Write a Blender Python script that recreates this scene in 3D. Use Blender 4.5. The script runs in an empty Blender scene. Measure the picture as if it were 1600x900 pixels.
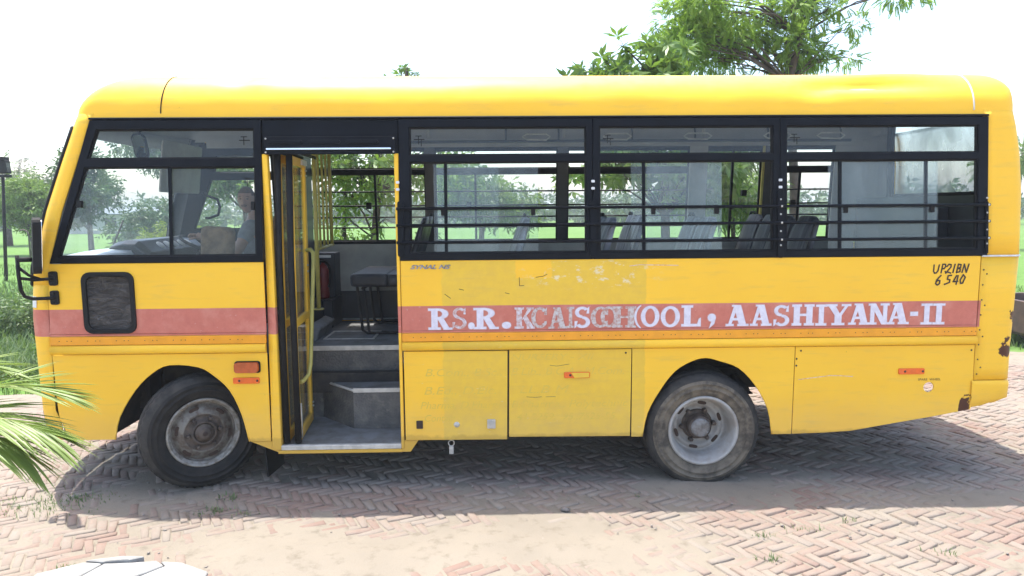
import bpy, bmesh, math, random
import numpy as np
from mathutils import Vector, Matrix, Euler
from mathutils.geometry import tessellate_polygon

random.seed(7)
RNG = np.random.default_rng(11)
SC = bpy.context.scene
COL = SC.collection
R = math.radians

# ------------------------------------------------------------------ camera, sky, sun, exposure
cam_d = bpy.data.cameras.new('camera')
cam = bpy.data.objects.new('camera', cam_d)
COL.objects.link(cam)
cam_d.sensor_width = 36.0
cam_d.lens = 36.0 * 1097.68 / 1600.0
cam_d.clip_start = 0.05
cam_d.clip_end = 20000.0
cam.matrix_world = (Matrix.Translation((0, -4.980, 2.0366)) @ Matrix.Rotation(-0.02194, 4, 'Z')
                    @ Matrix.Rotation(math.pi / 2 - 0.1133, 4, 'X') @ Matrix.Rotation(-0.00703, 4, 'Z'))
SC.camera = cam

SUN_DIR = Vector((0.18, -0.205, -1.0)).normalized()      # the way the light travels
sun_el = math.asin(-SUN_DIR.z)
sun_az = math.atan2(-SUN_DIR.x, -SUN_DIR.y)
world = bpy.data.worlds.new('World')
SC.world = world
world.use_nodes = True
wn = world.node_tree
wn.nodes.clear()
w_out = wn.nodes.new('ShaderNodeOutputWorld')
w_bg = wn.nodes.new('ShaderNodeBackground')
w_sky = wn.nodes.new('ShaderNodeTexSky')
w_sky.sky_type = 'NISHITA'
w_sky.sun_disc = False
w_sky.sun_elevation = sun_el
w_sky.sun_rotation = sun_az
w_sky.air_density = 1.0
w_sky.dust_density = 2.8
w_sky.ozone_density = 1.0
w_bg.inputs['Strength'].default_value = 0.15
wn.links.new(w_sky.outputs[0], w_bg.inputs[0])
wn.links.new(w_bg.outputs[0], w_out.inputs[0])

sun_d = bpy.data.lights.new('sun', 'SUN')
sun_d.energy = 2.75
sun_d.angle = R(0.5)
sun_d.color = (1.0, 0.955, 0.88)
sun = bpy.data.objects.new('sun', sun_d)
sun.rotation_euler = SUN_DIR.to_track_quat('-Z', 'Y').to_euler()
sun.location = (-4, 4, 20)
COL.objects.link(sun)

SC.view_settings.view_transform = 'Standard'
SC.view_settings.look = 'None'
SC.view_settings.exposure = 1.78
SC.view_settings.gamma = 1.0
SC.view_settings.use_curve_mapping = False
SC.render.engine = 'CYCLES'
SC.cycles.use_denoising = True
SC.cycles.max_bounces = 10
SC.cycles.diffuse_bounces = 5
SC.cycles.glossy_bounces = 4
SC.cycles.transmission_bounces = 6
SC.cycles.transparent_max_bounces = 24
SC.cycles.sample_clamp_indirect = 6.0

# ------------------------------------------------------------------ materials
def lin(r, g, b):
    f = lambda c: (c / 255 / 12.92) if c / 255 <= 0.04045 else ((c / 255 + 0.055) / 1.055) ** 2.4
    return (f(r), f(g), f(b))

class NT:
    """a few words for building node trees"""
    def __init__(s, name):
        s.m = bpy.data.materials.new(name)
        s.m.use_nodes = True
        s.t = s.m.node_tree
        s.t.nodes.clear()
        s.out = s.t.nodes.new('ShaderNodeOutputMaterial')
    def node(s, typ, **kw):
        n = s.t.nodes.new('ShaderNode' + typ)
        for k, v in kw.items():
            if hasattr(n, k) and not k[0].isupper():
                setattr(n, k, v)
            else:
                s.put(n.inputs[k.replace('_', ' ')], v)
        return n
    def put(s, sock, v):
        if isinstance(v, bpy.types.NodeSocket):
            s.t.links.new(v, sock)
        elif isinstance(v, (tuple, list)) and len(v) == 3 and sock.type == 'RGBA':
            sock.default_value = (*v, 1)
        else:
            sock.default_value = v
    def coord(s):
        return s.node('TexCoord').outputs['Object']
    def xyz(s, v):
        n = s.node('SeparateXYZ')
        s.put(n.inputs[0], v)
        return n.outputs
    def math(s, op, a, b=0.0, c=0.0):
        n = s.node('Math', operation=op)
        s.put(n.inputs[0], a); s.put(n.inputs[1], b)
        s.put(n.inputs[2], c)
        return n.outputs[0]
    def noise(s, vec, scale=5.0, detail=4.0, rough=0.55, dist=0.0):
        n = s.node('TexNoise')
        if vec is not None:
            s.put(n.inputs['Vector'], vec)
        n.inputs['Scale'].default_value = scale
        n.inputs['Detail'].default_value = detail
        n.inputs['Roughness'].default_value = rough
        n.inputs['Distortion'].default_value = dist
        return n.outputs['Fac']
    def smooth(s, v, a, b):
        n = s.node('MapRange', interpolation_type='SMOOTHSTEP')
        s.put(n.inputs[0], v)
        n.inputs[1].default_value = a; n.inputs[2].default_value = b
        return n.outputs[0]
    def stretch(s, vec, sc, loc=(0, 0, 0)):
        n = s.node('Mapping')
        s.put(n.inputs[0], vec)
        n.inputs['Scale'].default_value = sc
        n.inputs['Location'].default_value = loc
        return n.outputs[0]
    def mix(s, fac, a, b, typ='MIX'):
        n = s.node('Mix', data_type='RGBA', blend_type=typ)
        s.put(n.inputs[0], fac); s.put(n.inputs[6], a); s.put(n.inputs[7], b)
        return n.outputs[2]
    def band(s, v, lo, hi, soft=0.002):
        return s.math('MULTIPLY', s.smooth(v, lo - soft, lo + soft), s.math('SUBTRACT', 1.0, s.smooth(v, hi - soft, hi + soft)))
    def bump(s, h, dist=0.01, strength=0.5):
        n = s.node('Bump')
        n.inputs['Strength'].default_value = strength
        n.inputs['Distance'].default_value = dist
        s.put(n.inputs['Height'], h)
        return n.outputs[0]
    def bsdf(s, col, rough=0.6, metal=0.0, normal=None, spec=None, **kw):
        p = s.node('BsdfPrincipled')
        s.put(p.inputs['Base Color'], col)
        s.put(p.inputs['Roughness'], rough)
        s.put(p.inputs['Metallic'], metal)
        if normal is not None:
            s.put(p.inputs['Normal'], normal)
        if spec is not None:
            p.inputs['Specular IOR Level'].default_value = spec
        for k, v in kw.items():
            s.put(p.inputs[k.replace('_', ' ')], v)
        return p.outputs[0]
    def done(s, sh):
        s.t.links.new(sh, s.out.inputs[0])
        return s.m

def plain(name, col, rough=0.6, metal=0.0, var=0.25, scale=6.0, bump=0.0, bscale=40.0, col2=None, spec=None):
    n = NT(name)
    v = n.coord()
    c2 = col2 or tuple(c * (1 - var) for c in col)
    f = n.noise(v, scale, 5.0, 0.6)
    c = n.mix(n.smooth(f, 0.35, 0.68), col, c2)
    nb = n.bump(n.noise(v, bscale, 3.0), 0.004, bump) if bump else None
    return n.done(n.bsdf(c, rough, metal, nb, spec))

def m_paint(stripe=True):
    """school bus yellow: chips, an older duller coat in the middle, rust at the tail, the painted stripe"""
    n = NT('bus_paint' if stripe else 'inside_yellow_paint')
    v = n.coord()
    x, y, z = n.xyz(v)
    big = n.noise(v, 1.3, 4, 0.55)
    fine = n.noise(v, 14, 6, 0.65)
    yellow = n.mix(n.smooth(big, 0.35, 0.7), (0.86, 0.50, 0.036), (0.83, 0.47, 0.034))
    old = n.mix(n.smooth(fine, 0.35, 0.65), (0.74, 0.475, 0.046), (0.70, 0.44, 0.050))
    wob = n.math('MULTIPLY_ADD', n.noise(n.stretch(v, (0.3, 1, 3)), 4, 5), 0.05, x)
    near = n.math('LESS_THAN', y, 1.0)
    patch = n.math('MULTIPLY', n.band(wob, -0.365, 1.095, 0.006), n.math('LESS_THAN', z, 1.665))
    new = n.math('MULTIPLY', n.band(wob, 0.16, 0.42, 0.008), n.band(z, 1.54, 1.7, 0.006))
    patch = n.math('MULTIPLY', patch, n.math('SUBTRACT', 1.0, new))
    c = n.mix(n.math('MULTIPLY', patch, near), yellow, old)
    # dull grime streaks and dust
    st = n.noise(n.stretch(v, (1.2, 1, 9)), 3.0, 6, 0.6)
    c = n.mix(n.math('MULTIPLY', n.smooth(st, 0.5, 0.75), 0.32), c, (0.55, 0.36, 0.09))
    dust = n.math('MULTIPLY', n.smooth(n.math('MULTIPLY_ADD', fine, 0.25, n.math('MULTIPLY', z, -1.0)), -0.62, -0.28), 0.16)
    c = n.mix(dust, c, (0.52, 0.40, 0.24))
    # worn pale scrapes on the old coat
    sc = n.noise(n.stretch(v, (1, 1, 2.2), (3, 0, 7)), 9.0, 8, 0.72)
    area = n.math('MULTIPLY', n.band(x, 0.25, 1.07, 0.2), n.band(z, 1.48, 1.66, 0.04))
    c = n.mix(n.math('MULTIPLY', n.math('MULTIPLY', n.smooth(sc, 0.545, 0.60), area), 0.75), c, (0.70, 0.62, 0.42))
    area2 = n.math('MULTIPLY', n.band(x, -0.6, 1.07, 0.1), n.band(z, 0.36, 1.14, 0.04))
    sc2 = n.noise(n.stretch(v, (1, 1, 3), (1, 0, 3)), 12.0, 8, 0.75)
    c = n.mix(n.math('MULTIPLY', n.math('MULTIPLY', n.smooth(sc2, 0.64, 0.68), area2), 0.7), c, (0.68, 0.58, 0.36))
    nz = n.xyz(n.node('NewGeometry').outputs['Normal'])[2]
    c = n.mix(n.math('MULTIPLY', n.math('MULTIPLY', n.smooth(nz, 0.30, 0.95), n.smooth(z, 2.7, 2.75)), n.math('MULTIPLY_ADD', fine, 0.25, 0.03)), c, (0.60, 0.54, 0.40))      # sun-whitened look painted into the up-facing roof colour
    # painted stripe
    zs = n.band(z, 1.153, 1.346, 0.0015)
    zs = n.math('MULTIPLY', zs, n.math('MULTIPLY', near, n.math('LESS_THAN', x, 3.515)))
    sal = n.mix(n.smooth(fine, 0.3, 0.7), (0.53, 0.165, 0.118), (0.465, 0.138, 0.100))
    sal = n.mix(n.smooth(n.noise(v, 4, 7, 0.65), 0.46, 0.66), sal, (0.56, 0.21, 0.155))
    wear = n.math('MULTIPLY', n.smooth(n.noise(n.stretch(v, (1, 1, 1), (5, 2, 1)), 26, 8, 0.75), 0.625, 0.66), 0.8)
    sal = n.mix(wear, sal, (0.60, 0.44, 0.40))
    if stripe:
        c = n.mix(zs, c, sal)
    # chips (dark) everywhere, rust towards the tail and on the lower edges
    ch = n.smooth(n.noise(n.stretch(v, (1, 1, 1), (9, 4, 2)), 30, 6, 0.6), 0.735, 0.765)
    c = n.mix(n.math('MULTIPLY', ch, 0.8), c, (0.10, 0.055, 0.02))
    scr = n.smooth(n.noise(n.stretch(v, (1.5, 1, 22), (2, 8, 1)), 5, 5, 0.6), 0.735, 0.76)
    c = n.mix(n.math('MULTIPLY', scr, 0.5), c, (0.28, 0.17, 0.05))
    ru = n.noise(n.stretch(v, (1, 1, 1), (4, 1, 5)), 6.5, 7, 0.6)
    tail = n.math('MULTIPLY', n.smooth(x, 3.58, 3.74), n.band(z, 0.8, 1.3, 0.06))
    corner = n.math('MULTIPLY', n.band(x, 3.40, 3.50, 0.02), n.band(z, 0.5, 0.66, 0.02))
    rm = n.smooth(n.math('MULTIPLY_ADD', n.math('MAXIMUM', tail, corner), 0.30, ru), 0.80, 0.825)
    c = n.mix(rm, c, n.mix(fine, (0.10, 0.03, 0.012), (0.045, 0.016, 0.010)))
    low = n.math('MULTIPLY', n.smooth(n.math('MULTIPLY_ADD', ru, 0.10, n.math('MULTIPLY', z, -1.0)), -0.352, -0.325), 0.30)
    c = n.mix(low, c, (0.13, 0.07, 0.03))
    rough = n.math('MULTIPLY_ADD', fine, 0.25, 0.36)
    nb = n.bump(n.math('ADD', n.noise(n.stretch(v, (0.8, 1, 1.4)), 1.9, 2), n.math('MULTIPLY', n.noise(v, 60, 2), 0.006)), 0.03, 0.6)
    return n.done(n.bsdf(c, rough, 0.0, nb, 0.26))

def m_glass(name, dust=0.07, tint=(0.965, 0.98, 0.975)):
    n = NT(name)
    v = n.coord()
    tr = n.node('BsdfTransparent', Color=(*tint, 1)).outputs[0]
    gl = n.node('BsdfGlossy', Roughness=0.02).outputs[0]
    df = n.node('BsdfDiffuse', Color=(0.62, 0.68, 0.68, 1)).outputs[0]
    fc = n.node('LayerWeight', Blend=0.5).outputs['Facing']
    fr = n.math('MULTIPLY_ADD', n.math('POWER', fc, 5.0), 0.95, 0.022)
    a = n.node('MixShader')
    n.put(a.inputs[0], fr); n.put(a.inputs[1], tr); n.put(a.inputs[2], gl)
    b = n.node('MixShader')
    st = n.noise(n.stretch(v, (2.5, 1, 0.6)), 3.0, 6, 0.6)
    n.put(b.inputs[0], n.math('MULTIPLY', n.math('ADD', n.smooth(st, 0.2, 0.9), 0.45), dust))
    n.put(b.inputs[1], a.outputs[0]); n.put(b.inputs[2], df)
    return n.done(b.outputs[0])

def m_leaf(name, c1, c2, c3, trans=0.35, rough=0.5):
    n = NT(name)
    isl = n.node('NewGeometry').outputs['Random Per Island']
    big = n.noise(n.coord(), 0.9, 3)
    c = n.mix(isl, c1, c2)
    c = n.mix(n.math('MULTIPLY', n.smooth(big, 0.4, 0.7), 0.7), c, c3)
    p = n.bsdf(c, rough, spec=0.35)
    t = n.node('BsdfTranslucent')
    n.put(t.inputs[0], n.mix(0.5, c, (0.16, 0.26, 0.02)))
    mx = n.node('MixShader')
    mx.inputs[0].default_value = trans
    n.put(mx.inputs[1], p); n.put(mx.inputs[2], t.outputs[0])
    return n.done(mx.outputs[0])

def m_brick(name, per_object):
    n = NT(name)
    rnd = n.node('ObjectInfo').outputs['Random'] if per_object else n.node('NewGeometry').outputs['Random Per Island']
    pos = n.node('NewGeometry').outputs['Position']
    cr = n.node('ValToRGB')
    e = cr.color_ramp.elements
    e[0].color = (0.185, 0.100, 0.078, 1); e[1].color = (0.215, 0.176, 0.150, 1)
    for p_, cc in ((0.3, (0.212, 0.130, 0.104, 1)), (0.55, (0.188, 0.113, 0.090, 1)), (0.8, (0.215, 0.156, 0.128, 1))):
        k = e.new(p_); k.color = cc
    n.put(cr.inputs[0], rnd)
    d = n.noise(pos, 1.1, 6, 0.6)
    d2 = n.noise(pos, 22, 5, 0.65)
    f = n.smooth(n.math('MULTIPLY_ADD', d2, 0.35, d), 0.50, 0.85)
    c = n.mix(n.math('MULTIPLY_ADD', f, 0.55, 0.34), cr.outputs[0], (0.222, 0.198, 0.165))
    c = n.mix(n.math('MULTIPLY', n.smooth(n.noise(pos, 45, 4), 0.62, 0.72), 0.5), c, (0.17, 0.13, 0.11))
    nb = n.bump(n.noise(pos, 55, 5, 0.6), 0.006, 0.55)
    return n.done(n.bsdf(c, 0.9, 0.0, nb, 0.2))

def m_sand():
    n = NT('dusty_sand')
    pos = n.node('NewGeometry').outputs['Position']
    a = n.noise(pos, 0.9, 5); b = n.noise(pos, 9, 6, 0.65); g = n.noise(pos, 120, 3, 0.7)
    c = n.mix(n.smooth(a, 0.35, 0.7), (0.228, 0.200, 0.160), (0.196, 0.172, 0.138))
    c = n.mix(n.smooth(b, 0.5, 0.75), c, (0.150, 0.130, 0.102))
    c = n.mix(n.math('MULTIPLY', n.smooth(g, 0.60, 0.72), 0.5), c, (0.16, 0.125, 0.09))
    h = n.math('ADD', n.math('MULTIPLY', b, 0.6), n.math('MULTIPLY', g, 0.25))
    return n.done(n.bsdf(c, 0.95, 0.0, n.bump(h, 0.015, 0.6), 0.15))

def m_ground():
    n = NT('field_ground')
    pos = n.node('NewGeometry').outputs['Position']
    a = n.noise(pos, 0.15, 5); b = n.noise(pos, 2.5, 6, 0.65); g = n.noise(n.stretch(pos, (1, 1, 1)), 25, 4, 0.7)
    c = n.mix(n.smooth(a, 0.35, 0.7), (0.088, 0.170, 0.038), (0.105, 0.19, 0.046))
    c = n.mix(n.smooth(b, 0.45, 0.75), c, (0.058, 0.115, 0.03))
    c = n.mix(n.math('MULTIPLY', n.smooth(g, 0.5, 0.7), 0.5), c, (0.12, 0.17, 0.05))
    px, py, pz = n.xyz(pos)
    yard = n.math('SUBTRACT', 1.0, n.smooth(n.math('MULTIPLY_ADD', a, 1.5, n.math('MULTIPLY_ADD', px, -0.138, py)), 3.2, 4.6))
    c = n.mix(yard, c, n.mix(b, (0.32, 0.285, 0.23), (0.26, 0.23, 0.185)))
    return n.done(n.bsdf(c, 0.95, 0.0, n.bump(g, 0.03, 0.5), 0.1))

def striped(name, c1, c2):
    n = NT(name)
    v = n.coord()
    s_ = n.noise(n.stretch(v, (1, 9, 0.7)), 3.0, 5, 0.6)
    c = n.mix(n.smooth(s_, 0.48, 0.66), c1, c2)
    return n.done(n.bsdf(c, 0.5, 0.0, n.bump(n.noise(v, 18, 4), 0.01, 0.3), 0.4))

def m_step():
    n = NT('checkered_step_sheet')
    v = n.coord()
    x, y, z = n.xyz(v)
    ch = n.node('TexVoronoi', feature='F1')
    n.put(ch.inputs['Vector'], v); ch.inputs['Scale'].default_value = 55
    d = n.noise(v, 5, 7, 0.65)
    c = n.mix(n.smooth(d, 0.38, 0.66), (0.085, 0.082, 0.077), (0.155, 0.143, 0.125))
    c = n.mix(n.math('MULTIPLY', n.smooth(n.noise(v, 17, 6, 0.7), 0.56, 0.68), 0.6), c, (0.20, 0.175, 0.145))
    return n.done(n.bsdf(c, 0.62, 0.0, n.bump(ch.outputs['Distance'], 0.006, 0.7), 0.4))

def m_foil():
    n = NT('crinkled_window_film')
    v = n.coord()
    w = n.noise(n.stretch(v, (5, 1, 12)), 1.6, 7, 0.62, 1.8)
    c = n.mix(n.smooth(w, 0.35, 0.7), (0.030, 0.026, 0.024), (0.085, 0.076, 0.068))
    return n.done(n.bsdf(c, 0.36, 0.0, n.bump(w, 0.06, 1.0), 0.6))

M = {}
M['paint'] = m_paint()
M['paint_in'] = m_paint(False)
M['orange'] = plain('orange_trim_paint', (0.78, 0.315, 0.006), 0.42, var=0.12, scale=9)
M['black'] = plain('black_frame_paint', (0.0055, 0.0068, 0.0100), 0.5, var=0.3, scale=5, bump=0.05, spec=0.12)
M['rubber'] = plain('rubber', (0.012, 0.0115, 0.0115), 0.72, var=0.35, scale=12, bump=0.1, spec=0.25)
M['dark'] = plain('dark_underbody', (0.022, 0.020, 0.018), 0.85, var=0.4, scale=8, col2=(0.05, 0.042, 0.035))
M['tyre_front'] = plain('front_tyre_rubber', (0.013, 0.0125, 0.0118), 0.8, scale=7, col2=(0.028, 0.025, 0.022), bump=0.35, bscale=60, spec=0.3)
M['tyre_rear'] = plain('dusty_tyre_rubber', (0.150, 0.124, 0.090), 0.9, scale=13, col2=(0.055, 0.046, 0.036), bump=0.6, bscale=26)
M['tread'] = plain('tread_rubber', (0.016, 0.015, 0.014), 0.85, scale=9, col2=(0.045, 0.040, 0.034), bump=0.4, bscale=50)
M['rim_front'] = plain('rusty_rim_paint', (0.20, 0.185, 0.16), 0.62, 0.2, scale=20, col2=(0.085, 0.062, 0.045), bump=0.3, bscale=50)
M['rim_edge'] = plain('pale_rim_edge', (0.30, 0.285, 0.255), 0.6, 0.15, scale=26, col2=(0.17, 0.145, 0.115), bump=0.2)
M['rim_rear'] = plain('grey_rim_paint', (0.36, 0.35, 0.33), 0.6, 0.1, scale=7, col2=(0.26, 0.235, 0.205), bump=0.15)
M['hub'] = plain('greasy_hub', (0.115, 0.09, 0.072), 0.7, 0.3, scale=18, col2=(0.055, 0.042, 0.034), bump=0.3)
M['hubcap'] = plain('hub_cover_steel', (0.24, 0.235, 0.23), 0.55, 0.35, scale=20, col2=(0.12, 0.11, 0.10), bump=0.2)
M['alu'] = plain('aluminium_strip', (0.56, 0.54, 0.49), 0.5, 0.3, scale=12, col2=(0.40, 0.385, 0.35))
M['badge'] = plain('dull_badge_metal', (0.30, 0.31, 0.35), 0.35, 0.6, scale=60, col2=(0.10, 0.10, 0.14))
M['chrome'] = plain('chrome', (0.75, 0.75, 0.76), 0.18, 1.0, var=0.1)
M['floor'] = plain('grey_floor_vinyl', (0.185, 0.192, 0.195), 0.75, scale=6, col2=(0.12, 0.115, 0.105), bump=0.25, bscale=120)
M['step'] = m_step()
M['lining'] = plain('grey_lining', (0.31, 0.315, 0.30), 0.6, var=0.15, scale=3)
M['panel'] = plain('dusty_wall_panel', (0.40, 0.40, 0.37), 0.75, scale=3, col2=(0.29, 0.29, 0.27), bump=0.1)
M['seat'] = striped('dark_seat_vinyl', (0.022, 0.023, 0.026), (0.085, 0.088, 0.095))
M['seat_grey'] = striped('grey_seat_cover', (0.125, 0.135, 0.15), (0.30, 0.32, 0.345))
M['tan'] = plain('tan_seat_cloth', (0.215, 0.135, 0.070), 0.95, scale=14, col2=(0.12, 0.078, 0.045), bump=0.3, bscale=60)
M['pole'] = plain('pale_yellow_pole', (0.46, 0.40, 0.10), 0.45, var=0.2, scale=8)
M['dash'] = plain('pale_dash_plastic', (0.40, 0.45, 0.49), 0.35, var=0.12, scale=5)
M['dash_dark'] = plain('dark_dash_plastic', (0.030, 0.034, 0.040), 0.4, var=0.3, scale=7)
M['white'] = plain('white_enamel', (0.66, 0.655, 0.64), 0.5, var=0.15, scale=20)
M['letter'] = plain('white_letter_paint', (0.66, 0.635, 0.70), 0.6, scale=30, col2=(0.575, 0.535, 0.61))
M['letter_old'] = plain('worn_letter_paint', (0.60, 0.57, 0.61), 0.75, scale=42, col2=(0.46, 0.25, 0.20))
M['letter_grey'] = plain('greyed_letter_paint', (0.52, 0.505, 0.49), 0.8, scale=44, col2=(0.42, 0.22, 0.175))
M['outline'] = plain('pink_letter_outline', (0.575, 0.29, 0.245), 0.7, scale=25, col2=(0.50, 0.20, 0.16))
M['ink'] = plain('brown_black_paint', (0.032, 0.014, 0.008), 0.6, var=0.3, scale=40)
M['ghost'] = plain('faded_green_paint', (0.61, 0.42, 0.054), 0.6, scale=30, col2=(0.70, 0.445, 0.050))
M['amber'] = plain('amber_lens', (0.46, 0.085, 0.018), 0.25, var=0.25, scale=30)
M['orange_lens'] = plain('orange_reflector', (0.78, 0.13, 0.012), 0.22, var=0.15, scale=30)
M['mirror'] = plain('mirror_glass', (0.75, 0.78, 0.78), 0.04, 1.0, var=0.02)
M['foil'] = m_foil()
M['red'] = plain('red_cylinder_paint', (0.17, 0.010, 0.009), 0.45, var=0.25, scale=12)
M['glass'] = m_glass('window_glass', 0.012)
M['glass_dusty'] = m_glass('dusty_sliding_glass', 0.045, (0.955, 0.975, 0.97))
M['glass_film'] = m_glass('filmed_rear_glass', 0.42, (0.92, 0.95, 0.96))
M['glass_clear'] = m_glass('windscreen_glass', 0.02)
M['concrete'] = plain('white_concrete', (0.315, 0.312, 0.30), 0.9, scale=9, col2=(0.22, 0.216, 0.205), bump=0.5, bscale=45)
M['brick'] = m_brick('brick_single', True)
M['brick_bulk'] = m_brick('brick_many', False)
M['sand'] = m_sand()
M['field'] = m_ground()
M['stone'] = plain('stone', (0.27, 0.24, 0.21), 0.9, scale=8, col2=(0.17, 0.15, 0.135), bump=0.4)
M['bark'] = plain('tree_bark', (0.105, 0.082, 0.062), 0.9, scale=7, col2=(0.055, 0.042, 0.033), bump=0.8, bscale=18)
M['bark_dark'] = plain('dark_bark', (0.050, 0.042, 0.036), 0.9, scale=7, col2=(0.03, 0.026, 0.022), bump=0.6, bscale=20)
M['neem'] = m_leaf('neem_leaf', (0.22, 0.37, 0.06), (0.34, 0.47, 0.09), (0.17, 0.30, 0.05), 0.62)
M['broad'] = m_leaf('broad_leaf', (0.09, 0.18, 0.04), (0.165, 0.27, 0.05), (0.065, 0.14, 0.04), 0.42, 0.4)
M['mid'] = m_leaf('mid_leaf', (0.11, 0.175, 0.06), (0.165, 0.235, 0.08), (0.08, 0.14, 0.055))
M['lime'] = m_leaf('lime_leaf', (0.20, 0.26, 0.035), (0.28, 0.33, 0.05), (0.13, 0.20, 0.03))
M['fern'] = m_leaf('pale_green_leaf', (0.16, 0.26, 0.05), (0.23, 0.33, 0.075), (0.11, 0.20, 0.045))
M['far'] = m_leaf('far_leaf', (0.060, 0.115, 0.052), (0.085, 0.14, 0.062), (0.048, 0.095, 0.05), 0.2)
M['grass'] = m_leaf('grass_blade', (0.075, 0.155, 0.030), (0.12, 0.205, 0.045), (0.06, 0.125, 0.026), 0.3)
M['weed'] = m_leaf('weed_leaf', (0.085, 0.15, 0.05), (0.17, 0.22, 0.10), (0.055, 0.11, 0.03), 0.3)
M['palm'] = m_leaf('palm_leaflet', (0.16, 0.245, 0.055), (0.26, 0.325, 0.10), (0.12, 0.195, 0.042), 0.35, 0.4)
M['palm_stem'] = plain('palm_stalk', (0.30, 0.33, 0.09), 0.45, var=0.2)
M['flower'] = plain('red_petal', (0.45, 0.05, 0.03), 0.6, var=0.3)
M['blossom'] = plain('pale_blossom', (0.48, 0.42, 0.36), 0.7, var=0.2)
M['skin'] = plain('skin', (0.34, 0.195, 0.13), 0.5, var=0.14, scale=14)
M['hair'] = plain('short_dark_hair', (0.13, 0.082, 0.06), 0.75, var=0.3, scale=50)
M['shirt'] = plain('grey_shirt_cloth', (0.20, 0.205, 0.21), 0.9, scale=9, col2=(0.145, 0.15, 0.155), bump=0.2, bscale=30)
M['trouser'] = plain('dark_trouser_cloth', (0.03, 0.032, 0.04), 0.9)
M['eye'] = plain('eye_dark', (0.02, 0.014, 0.010), 0.3)
M['trailer'] = plain('brown_trailer_paint', (0.065, 0.040, 0.034), 0.6, scale=9, col2=(0.10, 0.06, 0.045))
M['roofing'] = plain('blue_grey_roof_sheet', (0.14, 0.17, 0.20), 0.7, var=0.2, scale=1)
M['plaster'] = plain('pale_plaster', (0.45, 0.44, 0.41), 0.9, var=0.15, scale=1)

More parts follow.
